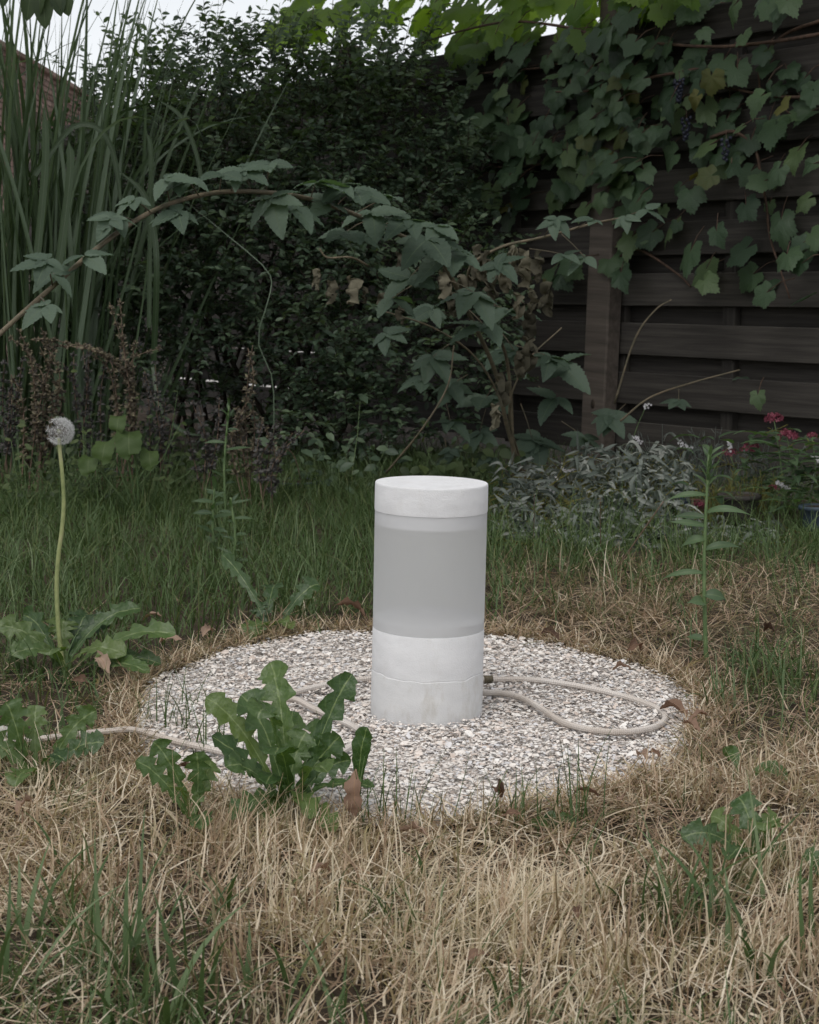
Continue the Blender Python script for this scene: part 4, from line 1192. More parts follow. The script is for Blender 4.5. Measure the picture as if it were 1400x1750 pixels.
def vine():
    foot = FP + FN * 0.12 - FD * 1.75
    t = thing('grape_vine', foot, 'grape vine with large lobed leaves sprawling over the top of the fence', 'vine')
    canes = [[(1420, 55, .12), (1330, 70, .12), (1230, 80, .12), (1130, 75, .10), (1075, 70, .08), (1000, 95, .06), (930, 115, .06), (870, 120, .08), (800, 128, .08)],
             [(1075, 85, .1), (1000, 55, .1), (940, 42, .1), (870, 37, .1), (800, 50, .1), (730, 70, .1), (690, 85, .1)],
             [(1210, 115, .12), (1150, 125, .12), (1080, 140, .12), (1010, 155, .14), (950, 157, .16)],
             [(1420, 165, .08), (1330, 165, .08), (1240, 150, .08)],
             [(1215, 235, .12), (1255, 225, .12), (1290, 255, .1), (1300, 300, .1), (1310, 350, .08), (1315, 400, .08), (1330, 450, .08), (1350, 510, .08)],
             [(1100, 140, .06), (1060, 210, .06), (1000, 270, .06), (930, 280, .06), (850, 285, .06), (800, 260, .06)],
             [(1050, 420, .1), (1100, 430, .06), (1160, 470, .05), (1180, 490, .05)],
             [(1420, 30, .1), (1340, 60, .08), (1300, 110, .06), (1300, 170, .06)]]
    for c in canes:
        P = [on_fence(*p) for p in c]
        mobj('cane', tube_mesh('cane', P, 0.0072, 0.0035, 6, 30), M['vine_cane'], t).location = -foot
    trunk = [foot, foot + Vector((.02, 0, .5)), foot + Vector((-.03, 0, 1.1)) + FD * .05, on_fence(1440, 40, .1)]
    mobj('trunk', tube_mesh('trunk', trunk, 0.016, 0.010, 7, 24), M['vine_cane'], t).location = -foot
    rr = random.Random(21)
    def leaf(px, py, size, off, mat='vine', tip=None, lift=0.55):
        p = on_fence(px, py, off)
        s = size * p.y / FPX * 0.50
        face = rr.random() < .7 and mat != 'vine_backlit'
        tipd = tip or (FN * rr.uniform(.1, .8) + FD * rr.uniform(-1.1, 1.1) + Vector((0, 0, rr.uniform(-1.2, -.2))))
        up = (FN * rr.uniform(.7, 1.2) + Vector((rr.uniform(-.5, .5), -.35, rr.uniform(.35, .9)))) if face else (FN * rr.uniform(.15, .9) + Vector((rr.uniform(-.6, .6), 0, lift + rr.uniform(-.4, .6))))
        m = frame(tipd, up) @ Matrix.Diagonal((s * rr.uniform(.75, 1.15), s * rr.uniform(.85, 1.15), s * rr.uniform(.6, 2.2)))
        mobj('leaf', GLEAF[rr.randrange(8)], M[mat], t, p, m)
        # its stalk
        if rr.random() < 0.6:
            d = -Vector(tipd).normalized() * (0.04 + s * .8) + Vector((0, 0, -.01)) - FN * .03
            mobj('leaf_stalk', tube_mesh('leaf_stalk', [Vector((0, 0, 0)), d * .5 + Vector((0, 0, .012)), d], 0.0016, 0.002, 5), M['vine_cane'], t, p)
    # leaves over the top of the fence, sky backlight painted into their colour
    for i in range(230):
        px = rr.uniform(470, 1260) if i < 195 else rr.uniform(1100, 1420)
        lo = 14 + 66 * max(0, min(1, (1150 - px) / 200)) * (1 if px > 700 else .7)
        leaf(px, rr.uniform(-40, lo), rr.uniform(54, 92), rr.uniform(-.35, .22), 'vine_backlit' if px < 1180 else 'vine', lift=.7)
    for px, py, s, mt in [(1120, 70, 78, 0), (1195, 82, 84, 0), (1110, 105, 70, 0), (1040, 110, 50, 0), (1025, 140, 66, 0), (975, 143, 50, 0), (1000, 128, 40, 0), (935, 143, 30, 0), (1045, 175, 76, 0), (1080, 150, 60, 1), (1060, 130, 60, 1), (1215, 130, 76, 1), (1255, 120, 70, 0), (1245, 105, 40, 1),
                      (1345, 118, 62, 0), (1300, 165, 84, 0), (1205, 180, 76, 0), (1190, 165, 56, 1), (1335, 180, 50, 1), (1240, 210, 84, 0), (1325, 215, 88, 0), (1270, 60, 60, 0), (1200, 50, 50, 0), (1340, 20, 60, 0),
                      (870, 215, 70, 0), (905, 232, 66, 0), (860, 240, 60, 0), (945, 245, 70, 0), (890, 275, 62, 0), (835, 285, 56, 0), (990, 210, 72, 0), (970, 262, 60, 0), (930, 205, 56, 0), (815, 260, 54, 0), (800, 240, 60, 0), (870, 300, 50, 0), (1000, 235, 50, 1), (1040, 245, 76, 1), (1060, 230, 60, 1), (1100, 240, 70, 0), (1130, 230, 60, 0),
                      (840, 325, 80, 0), (890, 340, 86, 0), (800, 330, 70, 0), (950, 330, 70, 0), (1030, 330, 60, 0), (1000, 355, 60, 0), (760, 300, 60, 0), (790, 365, 56, 0), (870, 375, 60, 0),
                      (1250, 280, 76, 0), (1215, 300, 60, 1), (1195, 295, 44, 1), (1330, 290, 70, 0), (1180, 330, 80, 0), (1275, 350, 74, 0), (1150, 380, 80, 0), (1080, 405, 76, 0), (1055, 440, 80, 0), (1110, 395, 50, 0), (1335, 375, 84, 0), (1180, 430, 84, 0), (1275, 425, 80, 0), (1345, 435, 76, 0), (1385, 400, 70, 0),
                      (1310, 500, 74, 0), (1380, 505, 70, 0), (1205, 480, 60, 0), (975, 450, 66, 0), (960, 470, 60, 0), (1295, 675, 50, 0), (1390, 280, 60, 0), (1150, 265, 70, 0), (1100, 290, 60, 0), (1380, 340, 60, 0), (1010, 300, 60, 0), (740, 340, 60, 0), (720, 270, 56, 0), (770, 215, 60, 0), (1370, 450, 50, 0), (1225, 395, 60, 0), (1150, 180, 60, 0)]:
        leaf(px, py, s, rr.uniform(.08, .24), 'vine_old' if mt else 'vine')
    for i in range(46):
        leaf(rr.gauss(1060, 34), rr.uniform(10, 350), rr.uniform(44, 84), rr.uniform(.13, .26))
    for i in range(60):
        leaf(rr.uniform(800, 1010), rr.uniform(60, 330), rr.uniform(34, 70), rr.uniform(.04, .18))
    for i in range(140):
        px, py = rr.uniform(770, 1410), 0
        py = rr.uniform(70, 330) if rr.random() < .75 else rr.uniform(300, 480)
        if 1095 < px < 1400 and 330 < py < 400 and rr.random() < .4: continue
        leaf(px, py, rr.uniform(30, 80), rr.uniform(.04, .16), 'vine_old' if rr.random() < .03 else 'vine')
    # two bunches of grapes
    for px, py, n in ((1160, 150, 30), (1172, 215, 18), (1240, 250, 14)):
        c = on_fence(px, py, .16)
        b = thing('grape_bunch', c, {1160: 'bunch of dark blue grapes hanging among the bright vine leaves', 1172: 'smaller dark grape bunch below the larger one', 1240: 'little grape bunch half hidden under a vine leaf'}[px], 'grapes', 'grape bunches on the vine')
        V, F = lathe([(0, -.0075), (.0053, -.0053), (.0075, 0), (.0053, .0053), (0, .0075)], 8)
        me = MB().add(V, F).mesh('grape')
        mobj('stalk', tube_mesh('stalk', [Vector((0, 0, .06)), Vector((.004, 0, .02)), Vector((0, 0, -.04))], .0015, .001, 5), M['vine_cane'], b, c)
        for i in range(n):
            f = i / n
            a = i * 2.4
            rad = .017 * (1 - f * .75)
            mobj('grape', me, M['grape'], b, c + Vector((rad * math.cos(a), rad * math.sin(a), .03 - f * .085)))
vine()

# ------------------------------------------------------------------ hedge and shrubs
def small_leaf(bend=0.12):
    V = np.array([(0, 0, 0), (-.20, .25, .05), (0, .30, 0), (.20, .25, .05), (-.24, .62, .04), (0, .66, -bend * .4), (.24, .62, .04), (0, 1.0, -bend)])
    F = np.array([(0, 2, 1), (0, 3, 2), (1, 2, 5), (1, 5, 4), (2, 3, 6), (2, 6, 5), (4, 5, 7), (5, 6, 7)])
    U = np.array([(.5, 0), (0, .3), (.5, .3), (1, .3), (0, .6), (.5, .6), (1, .6), (.5, 1)])
    return V, F, U

def shrub(name, label, foot, sprays, mat, lsize, tone=(0, 1), leafstep=0.022, up_bias=0.8, group=None, stems=6, twigmat='twig'):
    """sprays: list of (start Vector, end Vector, sag); leaves sit in pairs along each"""
    t = thing(name, foot, label, 'shrub', group)
    y, p, u, s, c = [], [], [], [], []
    tw = MB()
    for (a, b, sag) in sprays:
        L = (b - a).length
        m = max(3, int(L / leafstep))
        ctrl = a.lerp(b, .55) + Vector((0, 0, sag))
        d0 = (b - a).normalized()
        Q = bez(a, ctrl, b, 4)
        tube(tw, Q, 0.0022, 0.0008, 3, cap=False)
        base_tone = random.uniform(*tone)
        for i in range(m):
            f = 0.12 + 0.88 * i / m
            q = a * (1 - f) ** 2 + ctrl * (2 * f * (1 - f)) + b * f * f
            for sgn in (-1, 1):
                if random.random() < 0.12: continue
                sd = d0.cross(Vector((0, 0, 1)))
                if sd.length < .1: sd = Vector((1, 0, 0))
                sd.normalize()
                dr = sd * sgn + d0 * random.uniform(.2, .9) + Vector((random.gauss(0, .35), random.gauss(0, .35), random.gauss(-.05, .4)))
                y.append(dr); p.append(q)
                u.append((random.gauss(0, .45), random.gauss(-.35, .4), up_bias))
                s.append(lsize * random.uniform(.6, 1.2)); c.append(min(1, max(0, base_tone + random.gauss(0, .18))))
    V, F, U = small_leaf()
    Mx = frames_np(np.array([tuple(v) for v in y]), np.array(u)) * np.array(s)[:, None, None]
    T = np.array([tuple(v) for v in p]) - np.array(foot)
    A = batch(V, F, Mx, T, U, np.array(c))
    tag(mobj('foliage', mesh('foliage', *A), M[mat], t, foot), kind='stuff')
    tag(mobj('twigs', tw.mesh('twigs'), M[twigmat], t), kind='stuff').location = -foot
    rr = random.Random(len(sprays))
    for i in range(stems):
        e = sprays[rr.randrange(len(sprays))][0]
        b0 = foot + Vector((rr.gauss(0, .10), rr.gauss(0, .06), 0))
        mobj('stem', tube_mesh('stem', [b0, b0.lerp(e, .5) + Vector((rr.gauss(0, .05), rr.gauss(0, .05), .1)), e], 0.012, 0.004, 6, 12), M[twigmat], t).location = -foot
    return t

def hull_sprays(n, cells, L=(.10, .26), outward=(0, -1, .1), seed=0):
    """cells: (px, py, rx px, ry px, Y, depth thickness) ellipsoid lumps"""
    rr = random.Random(seed)
    wts = [c[2] * c[3] for c in cells]
    out = []
    for _ in range(n):
        px, py, rx, ry, Y, th = rr.choices(cells, wts)[0]
        a, r = rr.uniform(0, 6.283), math.sqrt(rr.random())
        e = math.sqrt(max(0, 1 - r * r))
        yy = Y - th * e * rr.uniform(.45, 1.0)        # mostly in the front shell of the lump
        if rr.random() < .18: yy = Y + th * e * rr.random()
        p = at(px + rx * r * math.cos(a), py + ry * r * math.sin(a), yy)
        if p.z < 0.03: continue
        d = Vector((rr.gauss(math.cos(a) * r * .6, .6), rr.gauss(outward[1] * .5, .45), rr.gauss(-math.sin(a) * r * .4 + outward[2], .5))).normalized()
        l = rr.uniform(*L)
        out.append((p, p + d * l, l * rr.uniform(.0, .25)))
    return out

def hedges():
    # main dark hedge
    cells = [(330, 330, 190, 150, 7.3, .45), (520, 320, 170, 170, 7.4, .5), (650, 340, 150, 170, 7.5, .5), (430, 470, 210, 120, 7.2, .45), (250, 480, 150, 130, 7.0, .4), (620, 500, 150, 140, 7.1, .45), (560, 600, 110, 80, 6.9, .35),
             (640, 640, 100, 100, 6.9, .4), (340, 270, 150, 110, 7.5, .4), (720, 270, 90, 140, 7.6, .4), (200, 600, 90, 80, 6.9, .3), (600, 720, 90, 60, 6.8, .3), (700, 420, 110, 120, 7.2, .4), (760, 640, 80, 110, 6.9, .35), (130, 420, 90, 200, 7.4, .3), (330, 560, 90, 40, 7.0, .3), (480, 690, 40, 70, 7.0, .2)]
    cells += [(790, 330, 80, 130, 7.3, .25), (800, 520, 70, 110, 6.9, .3), (400, 640, 150, 60, 7.6, .2), (560, 740, 120, 50, 6.9, .25), (430, 400, 250, 150, 7.2, .45), (300, 700, 120, 60, 7.3, .2)]
    sp = hull_sprays(2700, cells, seed=1)
    foot = at(500, 770, 7.4); foot.z = 0
    shrub('hedge', 'dense dark green small leaved hedge filling the background left of the fence', foot, sp, 'hedge', 0.036, (0, .85), stems=9)
    # loose twiggy top against the sky
    sp = []
    rr = random.Random(8)
    for i in range(190):
        px = rr.uniform(150, 700)
        top = 60 + 80 * math.sin(px * .013) if px < 330 else 20
        a = at(px, rr.uniform(150, 300), 7.6 + rr.uniform(-.4, .3))
        b = at(px + rr.gauss(30, 50), rr.uniform(-10, 150) * .8 + top * .5, 7.6 + rr.uniform(-.5, .3))
        sp.append((a, b, rr.uniform(.0, .12)))
    foot = at(420, 760, 7.8); foot.z = 0
    shrub('tall_shrub', 'loose twiggy shrub rising above the hedge against the pale sky', foot, sp, 'hedge', 0.042, (.25, 1), 0.040, .6, stems=8)
    # brighter leafy stuff behind
    cells = [(420, 170, 200, 90, 7.4, .25), (620, 180, 110, 90, 7.45, .2), (300, 260, 130, 90, 7.2, .2), (300, 230, 120, 90, 8.2, .3), (450, 160, 150, 90, 8.2, .3), (620, 150, 110, 80, 8.3, .3), (240, 130, 60, 60, 8.3, .2), (210, 300, 90, 120, 8.0, .3)]
    foot = at(330, 740, 8.3); foot.z = 0
    shrub('pale_shrub', 'paler green shrub glowing behind the dark hedge near the sky', foot, hull_sprays(430, cells, seed=3), 'hedge_light', 0.042, (0, 1), 0.03, .5, stems=6)
hedges()

# ------------------------------------------------------------------ reed clump
def reeds():
    foot = at(70, 765, 6.7); foot.z = 0
    t = thing('reed_clump', foot, 'tall clump of broad arching reed grass at the left edge', 'grass clump')
    rr = random.Random(12)
    variants = []
    for v in range(14):
        n = 18
        L = 1.0
        bend = [0.10, .2, .3, .45, .15, .8, 1.2, .25, 1.7, .35, .12, .5, 2.2, .3][v]
        P, W = [], []
        p = Vector((0, 0, 0))
        a0 = rr.uniform(0.02, .12)
        for i in range(n + 1):
            f = i / n
            P.append(p.copy())
            ang = a0 + bend * max(0, f - .35) ** 1.6 * 2.2
            p += Vector((math.sin(ang), 0, math.cos(ang))) * (L / n)
            W.append(0.0050 * (0.6 + 0.4 * min(1, f * 4)) * max(.03, (1 - f ** 3)))
        V, F, U = strip(P, W, Vector((-1, 0, .05)) if v % 2 else Vector((-.7, -.7, 0)), fold=.35, seed=v, twist=rr.uniform(-1.2, 1.2), cols=(-1, 0, 1))
        variants.append(MB().add(V, F, U, 0.0).mesh('blade'))
    for i in range(290):
        a = rr.gauss(0, 1)
        px = 35 + 85 * rr.gauss(0, 1)
        px = max(-190, min(235, px))
        b = at(px, 765, 6.7 + rr.uniform(-.35, .35)); b.z = 0
        h = rr.uniform(1.35, 2.35) * (1 - .15 * abs(px - 20) / 200)
        tilt = (px - 40) / 150 * R(9) + rr.gauss(0, R(5))
        if rr.random() < .12: tilt += R(rr.uniform(6, 16))
        dirz = 0 if rr.random() < .62 else math.pi
        m = Matrix.Rotation(tilt, 3, 'Y') @ Matrix.Rotation(dirz + rr.gauss(0, .9), 3, 'Z') @ Matrix.Rotation(rr.gauss(0, R(4)), 3, 'X') @ Matrix.Diagonal((h * 1.15, h * 1.15, h))
        k = rr.randrange(14)
        if rr.random() < .5: k = rr.choice([0, 1, 2, 4, 7, 10])
        mobj('blade', variants[k], M['pampas'], t, b, m)
    # single blades reaching out to the right
    for pts, w in [([(262, 640, 6.3), (268, 480, 6.2), (264, 400, 6.2), (245, 330, 6.2), (200, 290, 6.2)], .0125), ([(255, 560, 6.4), (257, 380, 6.4), (258, 260, 6.4), (250, 225, 6.4)], .010), ([(345, 310, 6.4), (335, 260, 6.4), (310, 200, 6.4), (270, 170, 6.4)], .009),
                   ([(260, 620, 6.3), (275, 700, 6.2), (310, 735, 6.1), (345, 745, 6.1)], .008), ([(468, 760, 6.2), (466, 650, 6.2), (441, 580, 6.2), (462, 500, 6.2), (455, 460, 6.3), (380, 395, 6.4), (300, 330, 6.5)], .0022), ([(60, 300, 6.2), (130, 215, 6.2), (190, 250, 6.2), (215, 420, 6.2)], .011), ([(95, 500, 6.1), (120, 300, 6.1), (118, 240, 6.1)], .016), ([(60, 480, 6.1), (78, 280, 6.1), (76, 180, 6.1)], .015)]:
        P = catmull([at(*q) for q in pts], 16)
        W = [w * (0.9 if i < 13 else max(.06, (16 - i) / 4)) for i in range(17)]
        V, F, U = strip([p - foot for p in P], W, Vector((0, -1, .2)), fold=.3, cols=(-1, 0, 1))
        mobj('blade', MB().add(V, F, U, rr.random()).mesh('blade'), M['pampas'], t, foot)
reeds()

# ------------------------------------------------------------------ dry flowering herbs, left
def stalk_herb(basepx, stalks, label, mat='whorl', depth=None, leafy=10, lsize=.03, group='dry flowering herbs along the hedge foot'):
    b = at(basepx[0], basepx[1], depth) if depth else gnd(*basepx)
    b.z = 0
    t = thing('flowering_herb', b, label, 'herb', group)
    rr = random.Random(int(basepx[0] * 7 + basepx[1]))
    more = [[(px + rr.gauss(0, 14), py + rr.gauss(12, 16)) for px, py in pts] for pts in stalks]
    for pts in stalks + (more if mat == 'whorl' else more[:1]):
        P = [at(px, py, b.y + rr.uniform(-.04, .04)) for px, py in pts]
        Q = catmull([b + Vector((rr.gauss(0, .02), rr.gauss(0, .02), 0))] + P, 28)
        st = mobj('stalk', tube(MB(), [q - b for q in Q], .0024, .0012, 5).mesh('stalk'), M['herb_stem'], t, b)
        wm = MB()
        L = sum((Q[i + 1] - Q[i]).length for i in range(28))
        acc, nxt = 0, L * .35
        step = rr.uniform(.026, .042)
        for i in range(28):
            acc += (Q[i + 1] - Q[i]).length
            if acc >= nxt:
                nxt += step
                f = acc / L
                q = Q[i + 1] - b
                sz = .021 * (1.15 - .5 * f)
                for k in range(24):
                    d = Vector((rr.gauss(0, 1), rr.gauss(0, 1), rr.gauss(.25, .6))).normalized()
                    e = q + d * sz * rr.uniform(.6, 1.2)
                    s_ = d.orthogonal().normalized() * sz * .22
                    wm.add([q, q.lerp(e, .6) + s_, e, q.lerp(e, .6) - s_], [(0, 1, 2, 3)], None, rr.random())
                if f < .75:
                    for sg in (-1, 1):
                        d = Vector((sg, rr.gauss(0, .5), -.1)).normalized()
                        e = q + d * .03
                        s_ = Vector((0, 0, 1)).cross(d) * .006
                        wm.add([q, q.lerp(e, .5) + s_, e, q.lerp(e, .5) - s_], [(0, 1, 2, 3)], None, rr.random())
        if wm.n:
            tag(mobj('whorls', wm.mesh('whorls', False), M[mat], st, b), kind='stuff')
    if leafy:
        y, p, u, s, c = [], [], [], [], []
        for _ in range(leafy):
            y.append((rr.gauss(0, 1), rr.gauss(-.5, .7), rr.gauss(.2, .3)))
            p.append((rr.gauss(0, .06), rr.gauss(0, .05), abs(rr.gauss(.06, .05))))
            u.append((rr.gauss(0, .3), rr.gauss(-.5, .3), 1)); s.append(lsize * rr.uniform(.6, 1.3)); c.append(rr.random())
        V, F, U = small_leaf(.2)
        V = V * np.array([1.1, 1, 1])
        A = batch(V, F, frames_np(np.array(y), np.array(u)) * np.array(s)[:, None, None], np.array(p), U, np.array(c))
        tag(mobj('foliage', mesh('foliage', *A), M['herb'], t, b), kind='stuff')
    return t

def herbs():
    rr = random.Random(2)
    stalk_herb((215, 800), [[(222, 690), (212, 600), (205, 510)], [(225, 680), (228, 600), (232, 585)], [(222, 660), (170, 600), (120, 588), (90, 580)], [(200, 690), (190, 620), (150, 590)]], 'herb with the tallest reddish stalk of dry flower whorls left of the hedge', 'whorl', 5.6, 30, .03)
    stalk_herb((150, 800), [[(152, 700), (152, 590)], [(130, 690), (126, 600)], [(172, 690), (180, 620)], [(140, 700), (108, 620)]], 'mauve herb between the tallest reddish stalk and the seed head', 'whorl_mauve', 5.7, 20)
    stalk_herb((60, 800), [[(62, 700), (50, 610), (15, 575)], [(75, 690), (85, 600), (70, 560)], [(40, 700), (20, 640)], [(95, 700), (100, 630), (65, 575)], [(90, 700), (60, 640), (50, 600)]], 'pale dry herb behind the dandelion seed head', 'whorl', 5.6, 26)
    stalk_herb((10, 790), [[(5, 700), (8, 620)], [(30, 680), (40, 610)], [(-20, 690), (-30, 610)], [(15, 700), (25, 640)]], 'mauve herb at the very left edge below the bramble tip', 'whorl_mauve', 5.8, 20)
    stalk_herb((268, 800), [[(272, 700), (265, 620)], [(280, 720), (285, 680)], [(255, 700), (245, 640)], [(290, 740), (300, 700)]], 'thin mauve herb right of the tallest reddish stalk', 'whorl_mauve', 5.8, 12)
    stalk_herb((425, 830), [[(420, 720), (425, 640), (432, 590)], [(435, 740), (432, 690)], [(415, 770), (405, 700)]], 'yellowish herb with stacked whorls before the dark hedge hollow', 'whorl', 5.5, 8, .03)
    stalk_herb((350, 830), [[(352, 760), (340, 690)], [(370, 760), (375, 680)], [(330, 780), (320, 740)], [(360, 780), (390, 740)]], 'low mauve herb left of the yellowish stacked herb', 'whorl_mauve', 5.6, 10, .03)
    stalk_herb((455, 830), [[(460, 780), (470, 730)], [(480, 780), (500, 740)], [(440, 780), (448, 720)], [(470, 790), (520, 735)], [(465, 800), (490, 770)]], 'low dry brown herb right of the yellowish stacked herb', 'whorl_mauve', 5.4, 10, .03)
    # stretched stems reaching past the seed head
    b = at(-60, 752, 5.0)
    # leafy ground plants between
    def clump(px, py, Y, n, size, sx, sy, label, name='leafy_herb', mat='herb', asp=1.15):
        foot = at(px, py, Y); foot.z = 0
        t = thing(name, foot, label, 'herb', 'leafy herbs at the hedge foot')
        y, p, u, s, c = [], [], [], [], []
        for _ in range(n):
            y.append((rr.gauss(0, 1), rr.gauss(-.6, .6), rr.gauss(-.1, .4)))
            p.append((rr.gauss(0, sx), rr.gauss(0, sx * .6), abs(rr.gauss(0, sy)) + .02))
            u.append((rr.gauss(0, .4), rr.gauss(-.7, .3), .8)); s.append(size * rr.uniform(.6, 1.3)); c.append(rr.random())
        V, F, U = small_leaf(.2); V = V * np.array([asp, 1, 1])
        A = batch(V, F, frames_np(np.array(y), np.array(u)) * np.array(s)[:, None, None], np.array(p), U, np.array(c))
        tag(mobj('foliage', mesh('foliage', *A), M[mat], t, foot), kind='stuff')
        sm = MB()
        for q in p[::4]:
            tube(sm, [Vector((q[0] * .3, q[1] * .3, 0)), Vector((q[0] * .8, q[1] * .8, q[2] * .6)), Vector(q)], .002, .001, 4, cap=False)
        tag(mobj('stems', sm.mesh('stems'), M['stem_green'], t, foot), kind='stuff')
    clump(150, 800, 5.5, 260, .026, .16, .14, 'leafy green herb just right of the dandelion seed head')
    clump(50, 815, 5.4, 230, .026, .16, .12, 'leafy green herb behind the dandelion stalk at left')
    clump(240, 800, 5.7, 220, .026, .12, .14, 'leafy green herb around the broad rounded leaves')
    clump(320, 810, 5.9, 80, .04, .12, .09, 'low leafy herb left of the hedge hollow')
    clump(590, 810, 6.0, 70, .05, .14, .10, 'low leafy herb at the hedge foot just left of the cylinder top', mat='hedge')
    clump(800, 790, 5.9, 90, .045, .16, .10, 'low leafy herb under the bramble bush right of the cylinder top', mat='herb', asp=1.4)
    # the one broad pale leaf
    foot = at(235, 800, 5.3); foot.z = 0
    t = thing('burdock', foot, 'plant with broad rounded yellow-green leaves low by the hedge at left', 'plant')
    c = at(222, 738, 5.25)
    mobj('stalk', tube(MB(), catmull([Vector((0, 0, 0)), (c - foot) * .5 + Vector((.01, 0, .01)), c - foot], 8), .004, .003, 6).mesh('stalk'), M['stem_green'], t, foot)
    bm = leaf_mat('burdock_leaf', [(.05, .085, .028), (.08, .125, .035)], .35, None, .55, .3, (.12, .16, .07), .03, .2, 30, .5, 5)
    for j, (ox, oz, sc, tw) in enumerate(((0, 0, .85, .4), (-.07, -.03, .7, -.7), (.06, -.06, .6, .9), (-.03, .05, .55, -.3), (-.13, -.08, .6, .2))):
        P = [Vector((0, 0, 0)).lerp(Vector((.03 * tw, -.07, -.085)), i / 14) + Vector((0, -.03 * math.sin(math.pi * i / 14), .012 * math.sin(6.28 * i / 14))) for i in range(15)]
        W = [.05 * max(.05, math.sin(math.pi * min(1, .14 + .86 * i / 14)) ** .6) * (1.06 if i % 2 else .95) for i in range(15)]
        V, F, U = strip([p * sc for p in P], [w * sc for w in W], Vector((.5 * tw, -.8, .6)), fold=.25, ruffle=.16, rfreq=2.4, seed=j, twist=tw)
        lc = c + Vector((ox, 0, oz))
        mobj('leaf', MB().add(V, F, U, rr.random()).mesh('leaf'), bm, t, lc)
        if j: mobj('stalk', tube(MB(), catmull([Vector((0, 0, 0)), (lc - foot) * .5, lc - foot], 6), .003, .002, 5).mesh('stalk'), M['stem_green'], t, foot)
herbs()

# ------------------------------------------------------------------ flower bed at the right
def needle_plant(name, px, py, Y, n, h, spread, mat, label, cat, branch=9, blen=.03, bw=.0028, tilt=.35):
    foot = at(px, py, Y); foot.z = 0
    t = thing(name, foot, label, cat)
    rr = random.Random(int(px))
    fb, sb = MB(), MB()
    for _ in range(n):
        d = Vector((rr.gauss(0, tilt), rr.gauss(0, tilt), 1)).normalized()
        b0 = Vector((rr.gauss(0, spread), rr.gauss(0, spread * .7), 0))
        L = h * rr.uniform(.55, 1.1)
        P = [b0, b0 + d * L * .5 + Vector((0, 0, -.01)), b0 + d * L]
        tube(sb, P, .0015, .0008, 4, cap=False)
        for k in range(branch):
            f = .2 + .8 * k / branch
            q = b0 + d * L * f
            e = q + (d * .8 + Vector((rr.gauss(0, .7), rr.gauss(0, .7), rr.gauss(.1, .4)))).normalized() * blen * rr.uniform(.6, 1.2)
            s_ = (e - q).cross(Vector((rr.gauss(0, 1), -1, rr.gauss(0, 1)))).normalized() * bw * .5
            fb.add([q, q.lerp(e, .5) + s_, e, q.lerp(e, .5) - s_], [(0, 1, 2, 3)], None, rr.random())
    tag(mobj('foliage', fb.mesh('foliage', False), M[mat], t, foot), kind='stuff')
    tag(mobj('stems', sb.mesh('stems'), M[mat], t, foot), kind='stuff')
    return t

